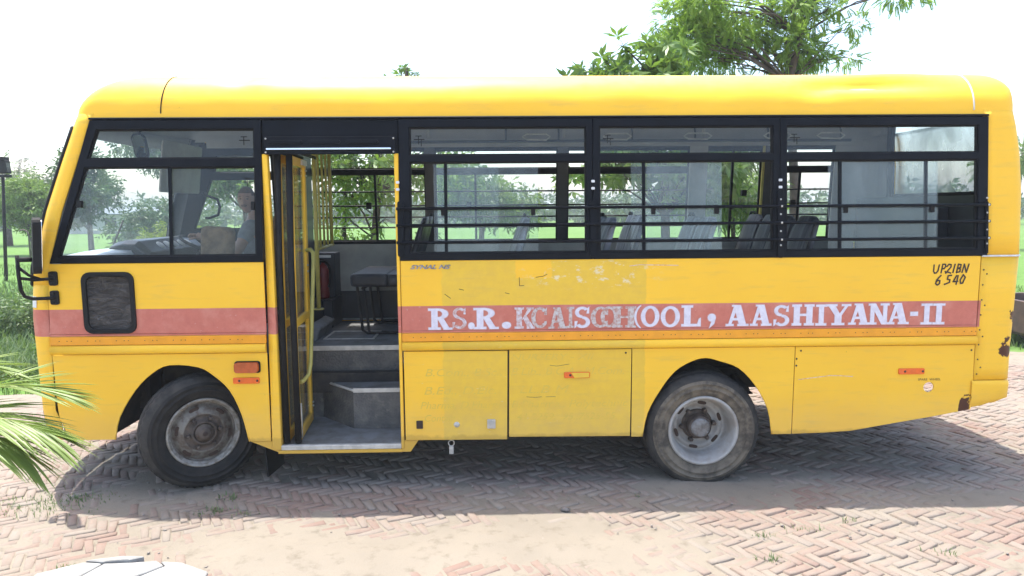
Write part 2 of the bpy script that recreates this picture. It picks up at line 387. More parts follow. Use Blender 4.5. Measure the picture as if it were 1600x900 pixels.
# ------------------------------------------------------------------ mesh helpers
class MB:
    """collects shapes and links them as ONE mesh object"""
    def __init__(s):
        s.v = []; s.f = []; s.sm = []; s.mi = []
    def add(s, vs, fs, smooth=False, mi=0):
        o = len(s.v)
        s.v.extend([tuple(p) for p in vs])
        s.f.extend([tuple(i + o for i in f) for f in fs])
        s.sm.extend([smooth] * len(fs)); s.mi.extend([mi] * len(fs))
        return s
    def box(s, lo, hi, rot=None, at=None, mi=0):
        (a, b, c), (d, e, f) = lo, hi
        vs = [Vector(p) for p in ((a, b, c), (d, b, c), (d, e, c), (a, e, c), (a, b, f), (d, b, f), (d, e, f), (a, e, f))]
        if rot is not None:
            m = rot if isinstance(rot, Matrix) else Euler(rot).to_matrix()
            ctr = Vector(at) if at is not None else (vs[0] + vs[6]) / 2
            vs = [m @ (p - ctr) + ctr for p in vs]
        return s.add(vs, [(3, 2, 1, 0), (4, 5, 6, 7), (0, 1, 5, 4), (1, 2, 6, 5), (2, 3, 7, 6), (3, 0, 4, 7)], mi=mi)
    def tube(s, pts, r, n=8, closed=False, caps=True, mi=0):
        pts = [Vector(p) for p in pts]
        k = len(pts)
        rr = r if isinstance(r, (list, tuple)) else [r] * k
        rings = []
        prev = None
        for i, p in enumerate(pts):
            if closed:
                t = (pts[(i + 1) % k] - pts[i - 1])
            else:
                t = pts[min(i + 1, k - 1)] - pts[max(i - 1, 0)]
            t.normalize()
            if prev is None:
                up = Vector((0, 0, 1)) if abs(t.z) < 0.9 else Vector((1, 0, 0))
                u = t.cross(up).normalized()
            else:
                u = (prev - t * prev.dot(t)).normalized()
            prev = u
            w = t.cross(u)
            rings.append([p + (u * math.cos(2 * math.pi * j / n) + w * math.sin(2 * math.pi * j / n)) * rr[i] for j in range(n)])
        vs = [q for ring in rings for q in ring]
        fs = []
        for i in range(k if closed else k - 1):
            a, b = i * n, ((i + 1) % k) * n
            for j in range(n):
                fs.append((a + j, a + (j + 1) % n, b + (j + 1) % n, b + j))
        s.add(vs, fs, True, mi)
        if caps and not closed:
            o = len(s.v) - len(vs)
            s.f.append(tuple(o + j for j in reversed(range(n)))); s.f.append(tuple(o + (k - 1) * n + j for j in range(n)))
            s.sm += [False, False]; s.mi += [mi, mi]
        return s
    def lathe(s, prof, n=48, org=(0, 0, 0), mi=0, smooth=True, close=False, wobble=None):
        """profile of (radius, y): turned about an axis along +Y through org"""
        vs, fs = [], []
        k = len(prof)
        for j in range(n):
            a = 2 * math.pi * j / n
            for i, (r, y) in enumerate(prof):
                q = wobble(i, j) if wobble else 0.0
                vs.append((org[0] + (r + q) * math.cos(a), org[1] + y, org[2] + (r + q) * math.sin(a)))
        for j in range(n):
            a, b = j * k, ((j + 1) % n) * k
            for i in range(k - 1):
                fs.append((a + i, a + i + 1, b + i + 1, b + i))
            if close:
                fs.append((a + k - 1, a, b, b + k - 1))
        return s.add(vs, fs, smooth, mi)
    def disc(s, c, r, n=24, nrm=(0, -1, 0), mi=0):
        q = Vector(nrm).to_track_quat('Z', 'Y')
        vs = [Vector(c) + q @ Vector((r * math.cos(2 * math.pi * j / n), r * math.sin(2 * math.pi * j / n), 0)) for j in range(n)]
        return s.add(vs, [tuple(range(n))], mi=mi)
    def plate(s, loops, f, d0, d1, mi=0):
        """loops[0] outline, others holes, in 2-D; f(a, b, depth) places them; solid from depth d0 to d1"""
        pts = [p for l in loops for p in l]
        tri = tessellate_polygon([[Vector((a, b, 0)) for a, b in l] for l in loops])
        n = len(pts)
        vs = [f(a, b, d0) for a, b in pts] + [f(a, b, d1) for a, b in pts]
        fs = []
        for t in tri:
            t = list(t)
            (ax, ay), (bx, by), (cx, cy) = (pts[i] for i in t)
            if (bx - ax) * (cy - ay) - (by - ay) * (cx - ax) < 0:
                t.reverse()
            fs.append(tuple(t)); fs.append(tuple(i + n for i in reversed(t)))
        o = 0
        for li, l in enumerate(loops):
            k = len(l)
            area = sum(l[i][0] * l[(i + 1) % k][1] - l[(i + 1) % k][0] * l[i][1] for i in range(k))
            flip = (area > 0) == (li == 0)
            for i in range(k):
                a, b = o + i, o + (i + 1) % k
                fs.append((a, a + n, b + n, b) if flip else (b, b + n, a + n, a))
            o += k
        return s.add(vs, fs, mi=mi)
    def build(s, name, mat, parent=None, bevel=0.0, seg=1, **props):
        used = sorted({i for f in s.f for i in f})
        if len(used) < len(s.v):
            mp = {q: k for k, q in enumerate(used)}
            s.v = [s.v[q] for q in used]; s.f = [tuple(mp[i] for i in f) for f in s.f]
        me = bpy.data.meshes.new(name)
        me.from_pydata(s.v, [], s.f)
        for mm in (mat if isinstance(mat, (list, tuple)) else [mat]):
            me.materials.append(mm)
        me.polygons.foreach_set('use_smooth', s.sm)
        me.polygons.foreach_set('material_index', s.mi)
        me.update()
        return link(name, me, parent, bevel, seg, **props)

ROOT = {}
def link(name, data, parent=None, bevel=0.0, seg=1, **props):
    o = bpy.data.objects.new(name, data)
    COL.objects.link(o)
    if parent is not None:
        o.parent = parent
        o.matrix_parent_inverse = Matrix.Translation(-world_loc(parent))
    if bevel:
        b = o.modifiers.new('bevel', 'BEVEL')
        b.width = bevel; b.segments = seg; b.limit_method = 'ANGLE'; b.angle_limit = R(40)
    for k, v in props.items():
        o[k] = v
    return o

def world_loc(o):
    return Vector(o.get('_loc', (0.0, 0.0, 0.0)))

def thing(name, label, cat, loc=(0, 0, 0), group=None):
    o = bpy.data.objects.new(name, None)
    COL.objects.link(o)
    o.empty_display_size = 0.2
    o.location = loc
    o['_loc'] = tuple(loc)
    o['label'] = label; o['category'] = cat
    if group:
        o['group'] = group
    return o

def np_mesh(name, verts, faces, mat, parent=None, smooth=False, **props):
    """verts (n,3), faces (m,k) numpy arrays"""
    me = bpy.data.meshes.new(name)
    m, k = faces.shape
    me.vertices.add(len(verts)); me.vertices.foreach_set('co', np.asarray(verts, dtype=np.float32).ravel())
    me.loops.add(m * k); me.loops.foreach_set('vertex_index', faces.astype(np.int32).ravel())
    me.polygons.add(m)
    me.polygons.foreach_set('loop_start', np.arange(0, m * k, k, dtype=np.int32))
    me.polygons.foreach_set('loop_total', np.full(m, k, dtype=np.int32))
    if smooth:
        me.polygons.foreach_set('use_smooth', np.ones(m, dtype=bool))
    me.materials.append(mat)
    me.update(calc_edges=True)
    me.validate()
    return link(name, me, parent, **props)

def vnoise(x, y, seed=0):
    """smooth 2-D value noise"""
    r = np.random.default_rng(seed).random((256, 256))
    xi = np.floor(x).astype(int); yi = np.floor(y).astype(int)
    fx = x - xi; fy = y - yi
    fx = fx * fx * (3 - 2 * fx); fy = fy * fy * (3 - 2 * fy)
    g = lambda i, j: r[i % 256, j % 256]
    return (g(xi, yi) * (1 - fx) + g(xi + 1, yi) * fx) * (1 - fy) + (g(xi, yi + 1) * (1 - fx) + g(xi + 1, yi + 1) * fx) * fy

def fbm(x, y, seed=0, octv=4):
    t = 0; a = 1.0; tot = 0
    for o in range(octv):
        t = t + a * vnoise(x * 2 ** o + 31 * o, y * 2 ** o + 17 * o, seed + o)
        tot += a; a *= 0.5
    return t / tot

# ------------------------------------------------------------------ ground, road, bricks
ROAD_A = math.atan(0.138)
CA, SA = math.cos(ROAD_A), math.sin(ROAD_A)
def road_xy(u, v):
    return u * CA - v * SA, u * SA + v * CA
V_FAR = 3.42

def sand_h(x, y):
    """height of the dusty sand between and over the bricks"""
    base = -0.0095 + 0.024 * (fbm(x * 1.7, y * 1.7, 3) - 0.5) + 0.012 * (fbm(x * 9, y * 9, 8, 3) - 0.5)
    z1 = np.exp(-(((x + 0.75) / 1.5) ** 2 + ((y + 1.0) / 0.30) ** 2))
    z2 = np.exp(-(((x + 2.6) / 0.55) ** 2 + ((y + 0.05) / 0.28) ** 2)) * 0.6
    z3 = np.exp(-(((x - 1.6) / 1.3) ** 2 + ((y - 0.15) / 0.4) ** 2)) * 0.55
    z4 = np.exp(-(((x - 3.6) / 1.2) ** 2 + ((y + 0.35) / 0.18) ** 2)) * 0.6
    z5 = 1 / (1 + np.exp(-(y - 0.138 * x - 2.75) / 0.18))
    return base + 0.024 * (z1 + z2 + z3 + z4) * (0.55 + 0.9 * fbm(x * 3, y * 3, 5)) + 0.02 * z5

def build_ground():
    # the wide ground sheet: fine near the road, coarse to the horizon
    def axis(lo, hi, step, far):
        a = np.arange(lo, hi + 1e-6, step)
        g = [1.0]
        while sum(g) < far:
            g.append(g[-1] * 1.35)
        e = np.cumsum(g)
        return np.concatenate([lo - e[::-1], a, hi + e])
    X = axis(-12, 14, 0.5, 1500); Y = axis(-6, 16, 0.5, 1500)
    gx, gy = np.meshgrid(X, Y, indexing='ij')
    v = gy * CA - gx * SA
    z = np.where(v > V_FAR - 0.1, 0.012, -0.06) + 0.03 * (fbm(gx * 0.6, gy * 0.6, 20) - 0.5)
    z = np.where(np.abs(gx) + np.abs(gy) > 60, 0.0, z)
    n0, n1 = gx.shape
    idx = np.arange(n0 * n1).reshape(n0, n1)
    f = np.stack([idx[:-1, :-1], idx[1:, :-1], idx[1:, 1:], idx[:-1, 1:]], -1).reshape(-1, 4)
    np_mesh('ground', np.stack([gx, gy, z], -1).reshape(-1, 3), f, M['field'], smooth=True, kind='structure')
    # the road: sand sheet
    us = np.arange(-9, 14, 0.04); vs = np.arange(-3.2, V_FAR + 0.4, 0.035)
    gu, gv = np.meshgrid(us, vs, indexing='ij')
    gx, gy = road_xy(gu, gv)
    z = sand_h(gx, gy)
    edge = np.clip((gv - V_FAR - 0.25 * (fbm(gu * 1.2, gv * 0, 40) - 0.5)) / 0.25, 0, 1)
    z = z - edge * 0.10 - 0.09 * np.clip((-2.6 - gv) / 0.5, 0, 1) - 0.09 * np.clip((gu - 13.0) / 0.9, 0, 1) - 0.09 * np.clip((-8.2 - gu) / 0.7, 0, 1)
    n0, n1 = gx.shape
    idx = np.arange(n0 * n1).reshape(n0, n1)
    f = np.stack([idx[:-1, :-1], idx[1:, :-1], idx[1:, 1:], idx[:-1, 1:]], -1).reshape(-1, 4)
    road = np_mesh('road', np.stack([gx, gy, z], -1).reshape(-1, 3), f, M['sand'], smooth=True, kind='structure')
    # herringbone bricks, three times as long as wide
    Wb = 0.060; Lb = 3 * Wb; th = R(27)
    ct, st = math.cos(th), math.sin(th)
    cells = []
    for i in range(-185, 186):
        for j in range(-140, 141):
            k = (i + j) % 6
            # columns step: horizontal brick starts where k == 0, vertical where k == 3
            if k == 0:
                a, b, hz = i + 1.5, j + 0.5, True
            elif k == 3:
                a, b, hz = i + 0.5, j + 1.5, False
            else:
                continue
            u, v_ = a * Wb, b * Wb
            x, y = u * ct - v_ * st, u * st + v_ * ct
            cells.append((x, y, th + (0 if hz else math.pi / 2)))
    cells = np.array(cells)
    x, y = cells[:, 0], cells[:, 1]
    v = y * CA - x * SA
    keep = (y > -2.3) & (v < V_FAR - 0.15) & (x > -7) & (x < 10)
    dx, dy = x, y + 4.98
    keep &= np.abs(dx) < dy * 0.80 + 0.5
    cells = cells[keep]
    d = np.hypot(cells[:, 0], cells[:, 1] + 4.98)
    # largest in the picture first, but not those under sand
    s = sand_h(cells[:, 0], cells[:, 1])
    cells = cells[np.argsort(d + (s > -0.001) * 3.0)]
    rng = np.random.default_rng(5)
    def brick_verts(l, w, seed):
        r = np.random.default_rng(seed)
        h = 0.05; b = 0.006
        j = lambda: (r.random(2) - 0.5) * 0.011
        c = [(-l / 2, -w / 2), (l / 2, -w / 2), (l / 2, w / 2), (-l / 2, w / 2)]
        low = [(*(np.array(p) + j()), -h) for p in c]
        mid = [(p[0], p[1], -b) for p in low]
        top = [(p[0] * (1 - 2 * b / l) * (1 - 0.015 * r.random()), p[1] * (1 - 2 * b / w), (r.random() - 0.5) * 0.003) for p in mid]
        return np.array(low + mid + top)
    bf = []
    for a in (0, 4):
        for k in range(4):
            bf.append((a + k, a + (k + 1) % 4, a + 4 + (k + 1) % 4, a + 4 + k))
    bf.append((8, 9, 10, 11))
    shapes = [brick_verts(Lb - 0.009, Wb - 0.009, q) for q in range(14)]
    meshes = []
    for q in range(14):
        me = bpy.data.meshes.new('brick')
        me.from_pydata([tuple(p) for p in shapes[q]], [], bf)
        me.materials.append(M['brick'])
        meshes.append(me)
    bulk_v, bulk_f = [], []
    for i, (bx, by, a) in enumerate(cells):
        q = int(rng.integers(14))
        dz = float(rng.normal(0, 0.0035)) + 0.018 * (fbm(np.array([bx * 1.3]), np.array([by * 1.3]), 60)[0] - 0.5)
        if rng.random() < 0.07:
            dz -= 0.014
        rot = Euler((float(rng.normal(0, 0.03)), float(rng.normal(0, 0.018)), a + float(rng.normal(0, 0.045))))
        p = (bx + float(rng.normal(0, 0.003)), by + float(rng.normal(0, 0.003)), dz)
        if i < 300:
            o = bpy.data.objects.new('brick', meshes[q])
            COL.objects.link(o)
            o.parent = road
            o.location = p; o.rotation_euler = rot
        else:
            m = np.array(rot.to_matrix())
            bulk_f.append(np.array(bf) + 12 * len(bulk_v))
            bulk_v.append(shapes[q] @ m.T + np.array(p))
    np_mesh('brickwork', np.concatenate(bulk_v), np.concatenate(bulk_f), M['brick_bulk'], parent=road, kind='stuff')
build_ground()

def build_slab():
    t = thing('concrete_slab', 'cracked white concrete slab at the near edge of the brick road', 'slab', (-2.2, -1.3, 0))
    polys = [[(-2.60, -1.18), (-2.40, -1.075), (-2.28, -1.10), (-2.34, -1.24), (-2.60, -1.30)],
             [(-2.40, -1.055), (-2.20, -1.02), (-2.06, -1.05), (-2.13, -1.085), (-2.27, -1.095)],
             [(-2.27, -1.105), (-2.12, -1.095), (-1.98, -1.07), (-1.92, -1.12), (-2.05, -1.26), (-2.33, -1.25)],
             [(-1.96, -1.07), (-1.82, -1.09), (-1.64, -1.19), (-1.62, -1.42), (-2.0, -1.42), (-2.04, -1.27), (-1.91, -1.12)],
             [(-2.60, -1.31), (-2.34, -1.26), (-2.05, -1.27), (-2.01, -1.42), (-2.6, -1.5)]]
    for i, p in enumerate(polys):
        mb = MB()
        dz = (0.022, 0.036, 0.024, 0.016, 0.02)[i]
        tx, ty = ((0.03, 0.02), (0.05, -0.12), (-0.02, 0.03), (0.0, 0.02), (0, 0))[i]
        c = np.mean(p, 0)
        mb.plate([p], lambda a, b, d: (a, b, dz + d + (a - c[0]) * tx + (b - c[1]) * ty), 0.0, -0.07)
        # plate() faces its first side by 2-D winding: flip so the top looks up
        mb.build('slab_piece', M['concrete'], t, bevel=0.006)
build_slab()

def blades(name, xs, ys, h0, h1, w, mat, lean=0.5, z=0.0, parent=None, **props):
    n = len(xs)
    h = RNG.uniform(h0, h1, n); a = RNG.uniform(0, 2 * np.pi, n); l = RNG.uniform(0.1, lean, n) * h
    bx, by = np.cos(a + np.pi / 2) * w / 2, np.sin(a + np.pi / 2) * w / 2
    zz = np.broadcast_to(z, (n,))
    V = np.stack([np.stack([xs - bx, ys - by, zz], -1), np.stack([xs + bx, ys + by, zz], -1),
                  np.stack([xs + np.cos(a) * l * 0.35 + bx * 0.7, ys + np.sin(a) * l * 0.35 + by * 0.7, zz + h * 0.6], -1),
                  np.stack([xs + np.cos(a) * l * 0.35 - bx * 0.7, ys + np.sin(a) * l * 0.35 - by * 0.7, zz + h * 0.6], -1),
                  np.stack([xs + np.cos(a) * l, ys + np.sin(a) * l, zz + h], -1)], 1).reshape(-1, 3)
    o = np.arange(n)[:, None] * 5
    F = np.concatenate([o + np.array([[0, 1, 2]]), o + np.array([[0, 2, 3]]), o + np.array([[3, 2, 4]])])
    return np_mesh(name, V, F, mat, parent, **props)

def build_grass():
    xs, ys = [], []
    def area(x0, x1, y0, y1, n, test=None):
        x = RNG.uniform(x0, x1, n); y = RNG.uniform(y0, y1, n)
        v = y * CA - x * SA
        k = (v > V_FAR + 0.02 + 0.3 * (fbm(x * 1.5, x * 0, 41) - 0.5)) & (fbm(x * 0.8, y * 0.8, 50) > 0.36)
        xs.append(x[k]); ys.append(y[k])
    area(-11, -3.5, 2.6, 9, 16000)
    area(-20, -5, 9, 22, 14000)
    area(-3.5, 7, 3.4, 12, 15000)
    area(6.5, 13, 4.2, 14, 9000)
    blades('grass', np.concatenate(xs), np.concatenate(ys), 0.05, 0.14, 0.014, M['grass'], z=0.0, kind='stuff')
    # rough pale weeds in the verge at the left and along the far edge of the road
    xs, ys = [], []
    for cx, cy, sx, sy, n in ((-7.6, 6.6, 0.9, 1.0, 2200), (-6.3, 4.9, 0.6, 0.5, 1500), (-9.5, 8.5, 1.6, 1.2, 2200), (-5.6, 3.9, 0.5, 0.35, 900), (-12.5, 12, 2.2, 1.5, 2000), (1.0, 5.2, 4, 0.5, 1800)):
        xs.append(RNG.normal(cx, sx, n)); ys.append(RNG.normal(cy, sy, n))
    x, y = np.concatenate(xs), np.concatenate(ys)
    k = (y * CA - x * SA) > V_FAR + 0.1
    blades('verge_weeds', x[k], y[k], 0.08, 0.32, 0.024, M['weed'], lean=0.9, kind='stuff')
    # small tufts growing between the bricks, and dry stems
    xs, ys = [], []
    for cx, cy, s, n in ((-1.93, -0.36, 0.07, 60), (-1.92, -0.12, 0.05, 40), (-1.72, -0.43, 0.045, 30), (-3.2, -0.22, 0.22, 260), (-2.95, -0.1, 0.12, 90), (0.98, -0.23, 0.012, 10), (1.62, -0.86, 0.05, 26), (1.95, -0.78, 0.06, 26), (1.55, -1.15, 0.06, 30), (2.6, -1.12, 0.05, 22), (-2.46, -1.11, 0.05, 40), (2.25, -0.68, 0.04, 14)):
        xs.append(RNG.normal(cx, s, n)); ys.append(RNG.normal(cy, s * 0.5, n))
    blades('road_tufts', np.concatenate(xs), np.concatenate(ys), 0.012, 0.045, 0.006, M['weed'], lean=1.2, z=-0.004, kind='stuff')
    # small stones and crumbs of brick lying loose
    v, f = [], []
    ico = [(0, 0, 1), (0.9, 0, 0.3), (0.28, 0.85, 0.3), (-0.72, 0.53, 0.3), (-0.72, -0.53, 0.3), (0.28, -0.85, 0.3), (0, 0, -0.4)]
    icf = [(0, 1, 2), (0, 2, 3), (0, 3, 4), (0, 4, 5), (0, 5, 1), (6, 2, 1), (6, 3, 2), (6, 4, 3), (6, 5, 4), (6, 1, 5)]
    n = 420
    px = RNG.uniform(-4, 6, n); py = RNG.uniform(-1.6, 2.8, n)
    for i in range(n):
        s = RNG.uniform(0.004, 0.012) * (1 if i > 6 else 3)
        a = RNG.uniform(0, 6.28)
        q = np.array(ico) * s * RNG.uniform(0.7, 1.3, (7, 3)) * np.array([1.3, 1, 0.7])
        q = np.stack([q[:, 0] * np.cos(a) - q[:, 1] * np.sin(a), q[:, 0] * np.sin(a) + q[:, 1] * np.cos(a), q[:, 2]], -1)
        v.append(q + np.array([px[i], py[i], 0.004])); f.append(np.array(icf) + 7 * i)
    np_mesh('pebbles', np.concatenate(v), np.concatenate(f), M['stone'], kind='stuff')
build_grass()
# ------------------------------------------------------------------ the bus
W = 2.10                                   # outside width; the near side is y = 0, the door side
BUS = thing('school_bus', 'yellow school bus with red stripe and open folding door standing on the brick road', 'bus', (0.2, 1.05, 0.0))
ZC = 2.711                                 # where the side turns into the roof cove
def ins(z):                                # how far the sides lean in above the waist
    return max(0.0, min(z, ZC) - 1.69) * 0.0873
def near(x, z, d):
    return (x, ins(z) + d, z)
def far(x, z, d):
    return (x, W - ins(z) - d, z)
def interp(t, x):
    if x <= t[0][0]: return t[0][1]
    for (a, b), (c, d) in zip(t, t[1:]):
        if x <= c: return b + (d - b) * (x - a) / (c - a)
    return t[-1][1]
FRONT = [(0.36, -3.165), (0.62, -3.194), (1.275, -3.21), (1.637, -3.18), (2.04, -3.077), (2.39, -2.957), (2.657, -2.861), (2.711, -2.838)]
REAR = [(0.53, 3.65), (0.75, 3.705), (1.01, 3.705), (1.667, 3.722), (2.126, 3.732), (2.40, 3.718), (2.60, 3.690), (2.711, 3.665)]

def plan_front(xs, y0, Wd, rr=0.12):
    """from the near side round the bowed front to the far side"""
    half = []
    for k in range(7):
        a = R(65) * k / 6
        half.append((xs - rr * math.sin(a), y0 + rr * (1 - math.cos(a))))
    ex, ey = half[-1]
    L = y0 + Wd / 2 - ey
    sl = 1 / math.tan(R(65))
    for k in range(1, 7):
        s_ = L * k / 6
        half.append((ex - sl * (s_ - s_ * s_ / (2 * L)), ey + s_))
    yc = y0 + Wd / 2
    return half + [(x, 2 * yc - y) for x, y in reversed(half[:-1])]
def plan_rear(xs, y0, Wd, rr=0.10):
    half = []
    for k in range(7):
        a = R(72) * k / 6
        half.append((xs + rr * math.sin(a), y0 + rr * (1 - math.cos(a))))
    ex, ey = half[-1]
    L = y0 + Wd / 2 - ey
    sl = 1 / math.tan(R(72)) * 0.25
    for k in range(1, 5):
        s_ = L * k / 4
        half.append((ex + sl * (s_ - s_ * s_ / (2 * L)), ey + s_))
    yc = y0 + Wd / 2
    return half + [(x, 2 * yc - y) for x, y in reversed(half[:-1])]
NF, NR = 25, 21

def shell_front(levels, name, mat, keep=None, parent=BUS, off=0.0):
    mb = MB()
    rows = []
    for z in levels:
        y0 = ins(z) + off
        xs = interp(FRONT, z)
        rows.append([(xs + 0.042, y0, z)] + [(x + off, y, z) for x, y in plan_front(xs, y0, W - 2 * y0)] + [(xs + 0.042, W - y0, z)])
    n = len(rows[0])
    vs = [p for r_ in rows for p in r_]
    fs = []
    for i in range(len(rows) - 1):
        for j in range(n - 1):
            if keep is None or keep(i, j, n):
                fs.append((i * n + j, (i + 1) * n + j, (i + 1) * n + j + 1, i * n + j + 1))
    mb.add(vs, fs, True)
    o = mb.build(name, mat, parent)
    m = o.modifiers.new('thickness', 'SOLIDIFY'); m.thickness = 0.012 if mat is not M['glass_clear'] else 0.004; m.offset = -1
    return o

# ---- front mask, windscreen, its rubber
lv_low = [0.40, 0.50, 0.62, 0.80, 1.0, 1.15, 1.275, 1.40, 1.52]
lv_win = [1.52, 1.637, 1.75, 1.9, 2.04, 2.2, 2.39, 2.55, 2.62]
fm = shell_front(lv_low, 'front_panel', M['paint'])
shell_front(lv_win + [2.657, 2.711], 'windscreen_pillar', M['paint'], keep=lambda i, j, n: j < 6)
shell_front(lv_win + [2.657, 2.711], 'windscreen_pillar', M['paint'], keep=lambda i, j, n: j > n - 8)
for side_ in (0, 1):
    shell_front(lv_win + [2.657, 2.711], 'pillar_lining', M['dash_dark'] if side_ else M['lining'], keep=(lambda i, j, n: j > n - 9) if side_ else (lambda i, j, n: j < 7), off=0.020)
shell_front([2.60, 2.657, 2.711], 'header_lining', M['lining'], keep=lambda i, j, n: 6 <= j <= n - 8, off=0.020)
shell_front([2.62, 2.657, 2.711], 'windscreen_header', M['paint'], keep=lambda i, j, n: 6 <= j <= n - 8)
ws = shell_front(lv_win, 'windscreen', M['glass_clear'], keep=lambda i, j, n: 6 <= j <= n - 8)
def pf_at(z, j):
    y0 = ins(z)
    return Vector((*plan_front(interp(FRONT, z), y0, W - 2 * y0)[j], z))
rub = MB()
loop = [pf_at(z, 5) for z in lv_win] + [pf_at(2.62, j) for j in range(6, NF - 6)] + [pf_at(z, NF - 6) for z in reversed(lv_win)] + [pf_at(1.52, j) for j in range(NF - 7, 5, -1)]
rub.tube(loop, 0.017, 6, closed=True)
rub.build('windscreen_seal', M['rubber'], ws)
# front bumper, number plate strip, reflective corner patch
bp_ = MB()
rows = []
for z, o_ in ((0.40, 0.02), (0.42, 0.045), (0.58, 0.045), (0.60, 0.02)):
    rows.append([(x - o_, y, z) for x, y in plan_front(interp(FRONT, z), 0.06, W - 0.12)])
n = NF
bp_.add([p for r_ in rows for p in r_], [(i * n + j, (i + 1) * n + j, (i + 1) * n + j + 1, i * n + j + 1) for i in range(3) for j in range(6, n - 7)], True)
bp_.build('front_bumper', M['dark'], BUS)
pt = MB()
pz = [1.36, 1.40, 1.44]
rows = [[Vector((x, y, z)) + Vector((-0.5, -0.85, 0)).normalized() * 0.003 for x, y in plan_front(interp(FRONT, z), 0, W)[2:7]] for z in pz]
pt.add([p for r_ in rows for p in r_], [(i * 5 + j, (i + 1) * 5 + j, (i + 1) * 5 + j + 1, i * 5 + j + 1) for i in range(2) for j in range(4)], True)
pt.build('reflective_patch', M['white'], fm)
for y in (0.42, W - 0.42):
    hl = MB()
    hl.lathe([(0.0, -0.02), (0.07, -0.015), (0.095, 0.0), (0.10, 0.05)], 24, (0, 0, 0))
    hl.v = [(-3.40 - (0.03 if 1 else 0) + p[1], y + p[0], 0.86 + p[2]) for p in hl.v]
    hl.build('headlight', M['white'], BUS)

# ---- roof: cove, crown and both end caps in one swept skin
def roof_skin(name, mat, parent, off=0.0, dents=True, xr=(None, None)):
    levels = [(ins(2.683) + (0.001 if not off else off), 2.684, -2.850, 3.67)]
    rc = 0.297 - off
    for th in (0, 8, 16, 24, 32, 40, 48, 56, 64, 72, 80):
        a = R(th)
        f_ = -2.838 + 0.358 * (th / 80.0) ** 1.55
        r_ = 3.665 - 0.115 * max(0, (th - 30) / 50.0) ** 1.5
        levels.append((ins(ZC) + 0.297 - rc * math.cos(a), ZC + rc * math.sin(a), f_, r_))
    y8, z8, f8, r8 = levels[-1]
    for k in range(1, 9):
        t = k / 8
        y = y8 + (W / 2 - 0.06 - y8) * t
        levels.append((y, z8 + 0.055 * (1 - (1 - t) ** 2), f8 + 0.65 * t ** 1.3, r8 - 0.30 * t ** 1.5))
    mid = list(np.arange(-2.30, 3.40, 0.07))
    vs = []
    for (y0, z, fx, rx) in levels:
        Wd = W - 2 * y0
        side = [fx + 0.042] + [max(fx + 0.05, min(x, rx - 0.02)) for x in mid] + [rx - 0.01]
        ring = [(x, y0, z) for x in side]
        ring += plan3(plan_rear(rx, y0, Wd, min(0.10, Wd * 0.3)), z)
        ring += [(x, W - y0, z) for x in reversed(side)]
        ring += plan3(list(reversed(plan_front(fx, y0, Wd, min(0.12, Wd * 0.3)))), z)
        vs.append(ring)
    n = len(vs[0])
    out = []
    for li, ring in enumerate(vs):
        for (x, y, z) in ring:
            if dents and y < 1.0 and 1 < li < 16:
                d = 0.0
                th = (li - 1) / 10.0
                for cx, ct, sx, st, am in ((2.66, 0.52, 0.28, 0.11, 0.052), (2.95, 0.80, 0.35, 0.12, -0.022), (2.33, 0.42, 0.10, 0.14, 0.030), (3.05, 0.45, 0.25, 0.10, 0.012),
                                           (-1.80, 0.75, 0.11, 0.14, 0.028), (-1.70, 0.60, 0.07, 0.10, -0.014), (0.4, 0.8, 0.9, 0.2, 0.004), (1.5, 0.7, 0.3, 0.2, 0.005)):
                    d += am * math.exp(-((x - cx) / sx) ** 2 - ((th - ct) / st) ** 2)
                a = R(80 * min(th, 1.0))
                y += d * math.cos(a); z -= d * math.sin(a)
            out.append((x, y, z))
    fs, gl = [], []
    ns = len(mid) + 2
    for i in range(len(vs) - 1):
        for j in range(n):
            q_ = (i * n + j, i * n + (j + 1) % n, (i + 1) * n + (j + 1) % n, (i + 1) * n + j)
            if i < 5 and ns + 7 <= j <= ns + 12:           # the top of the rear window
                gl.append(q_)
            else:
                fs.append(q_)
    fs.append(tuple((len(vs) - 1) * n + j for j in range(n)))
    if not off:
        MB().add(out, gl, True).build('rear_window', M['glass_film'], parent)
    mb = MB().add(out, fs, True)
    return mb.build(name, mat, parent)
def plan3(pl, z):
    return [(x, y, z) for x, y in pl]
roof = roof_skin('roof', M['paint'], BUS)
ceil_ = roof_skin('ceiling_lining', M['lining'], BUS, off=0.045, dents=False)
# roof joints: a raised bead at each end of the middle section
for x, mat in ((-2.335, M['rubber']), (3.43, M['white'])):
    mb = MB()
    pts = [(x + 0.02 * (th / 80 if x < 0 else 0), ins(ZC) + 0.297 - 0.298 * math.cos(R(th)), ZC + 0.298 * math.sin(R(th))) for th in range(0, 81, 8)]
    pts += [(x, W - p[1], p[2]) for p in reversed(pts)]
    mb.tube(pts, 0.0042 if x < 0 else 0.006, 6)
    mb.build('roof_joint', mat, roof)
dr = MB()
dr.box((-2.83, ins(2.675) - 0.014, 2.668), (3.535, ins(2.675) + 0.02, 2.682))
dr.box((-2.83, W - ins(2.675) - 0.02, 2.668), (3.535, W - ins(2.675) + 0.014, 2.682))
dr.build('drip_rail', M['black'], BUS, bevel=0.003)

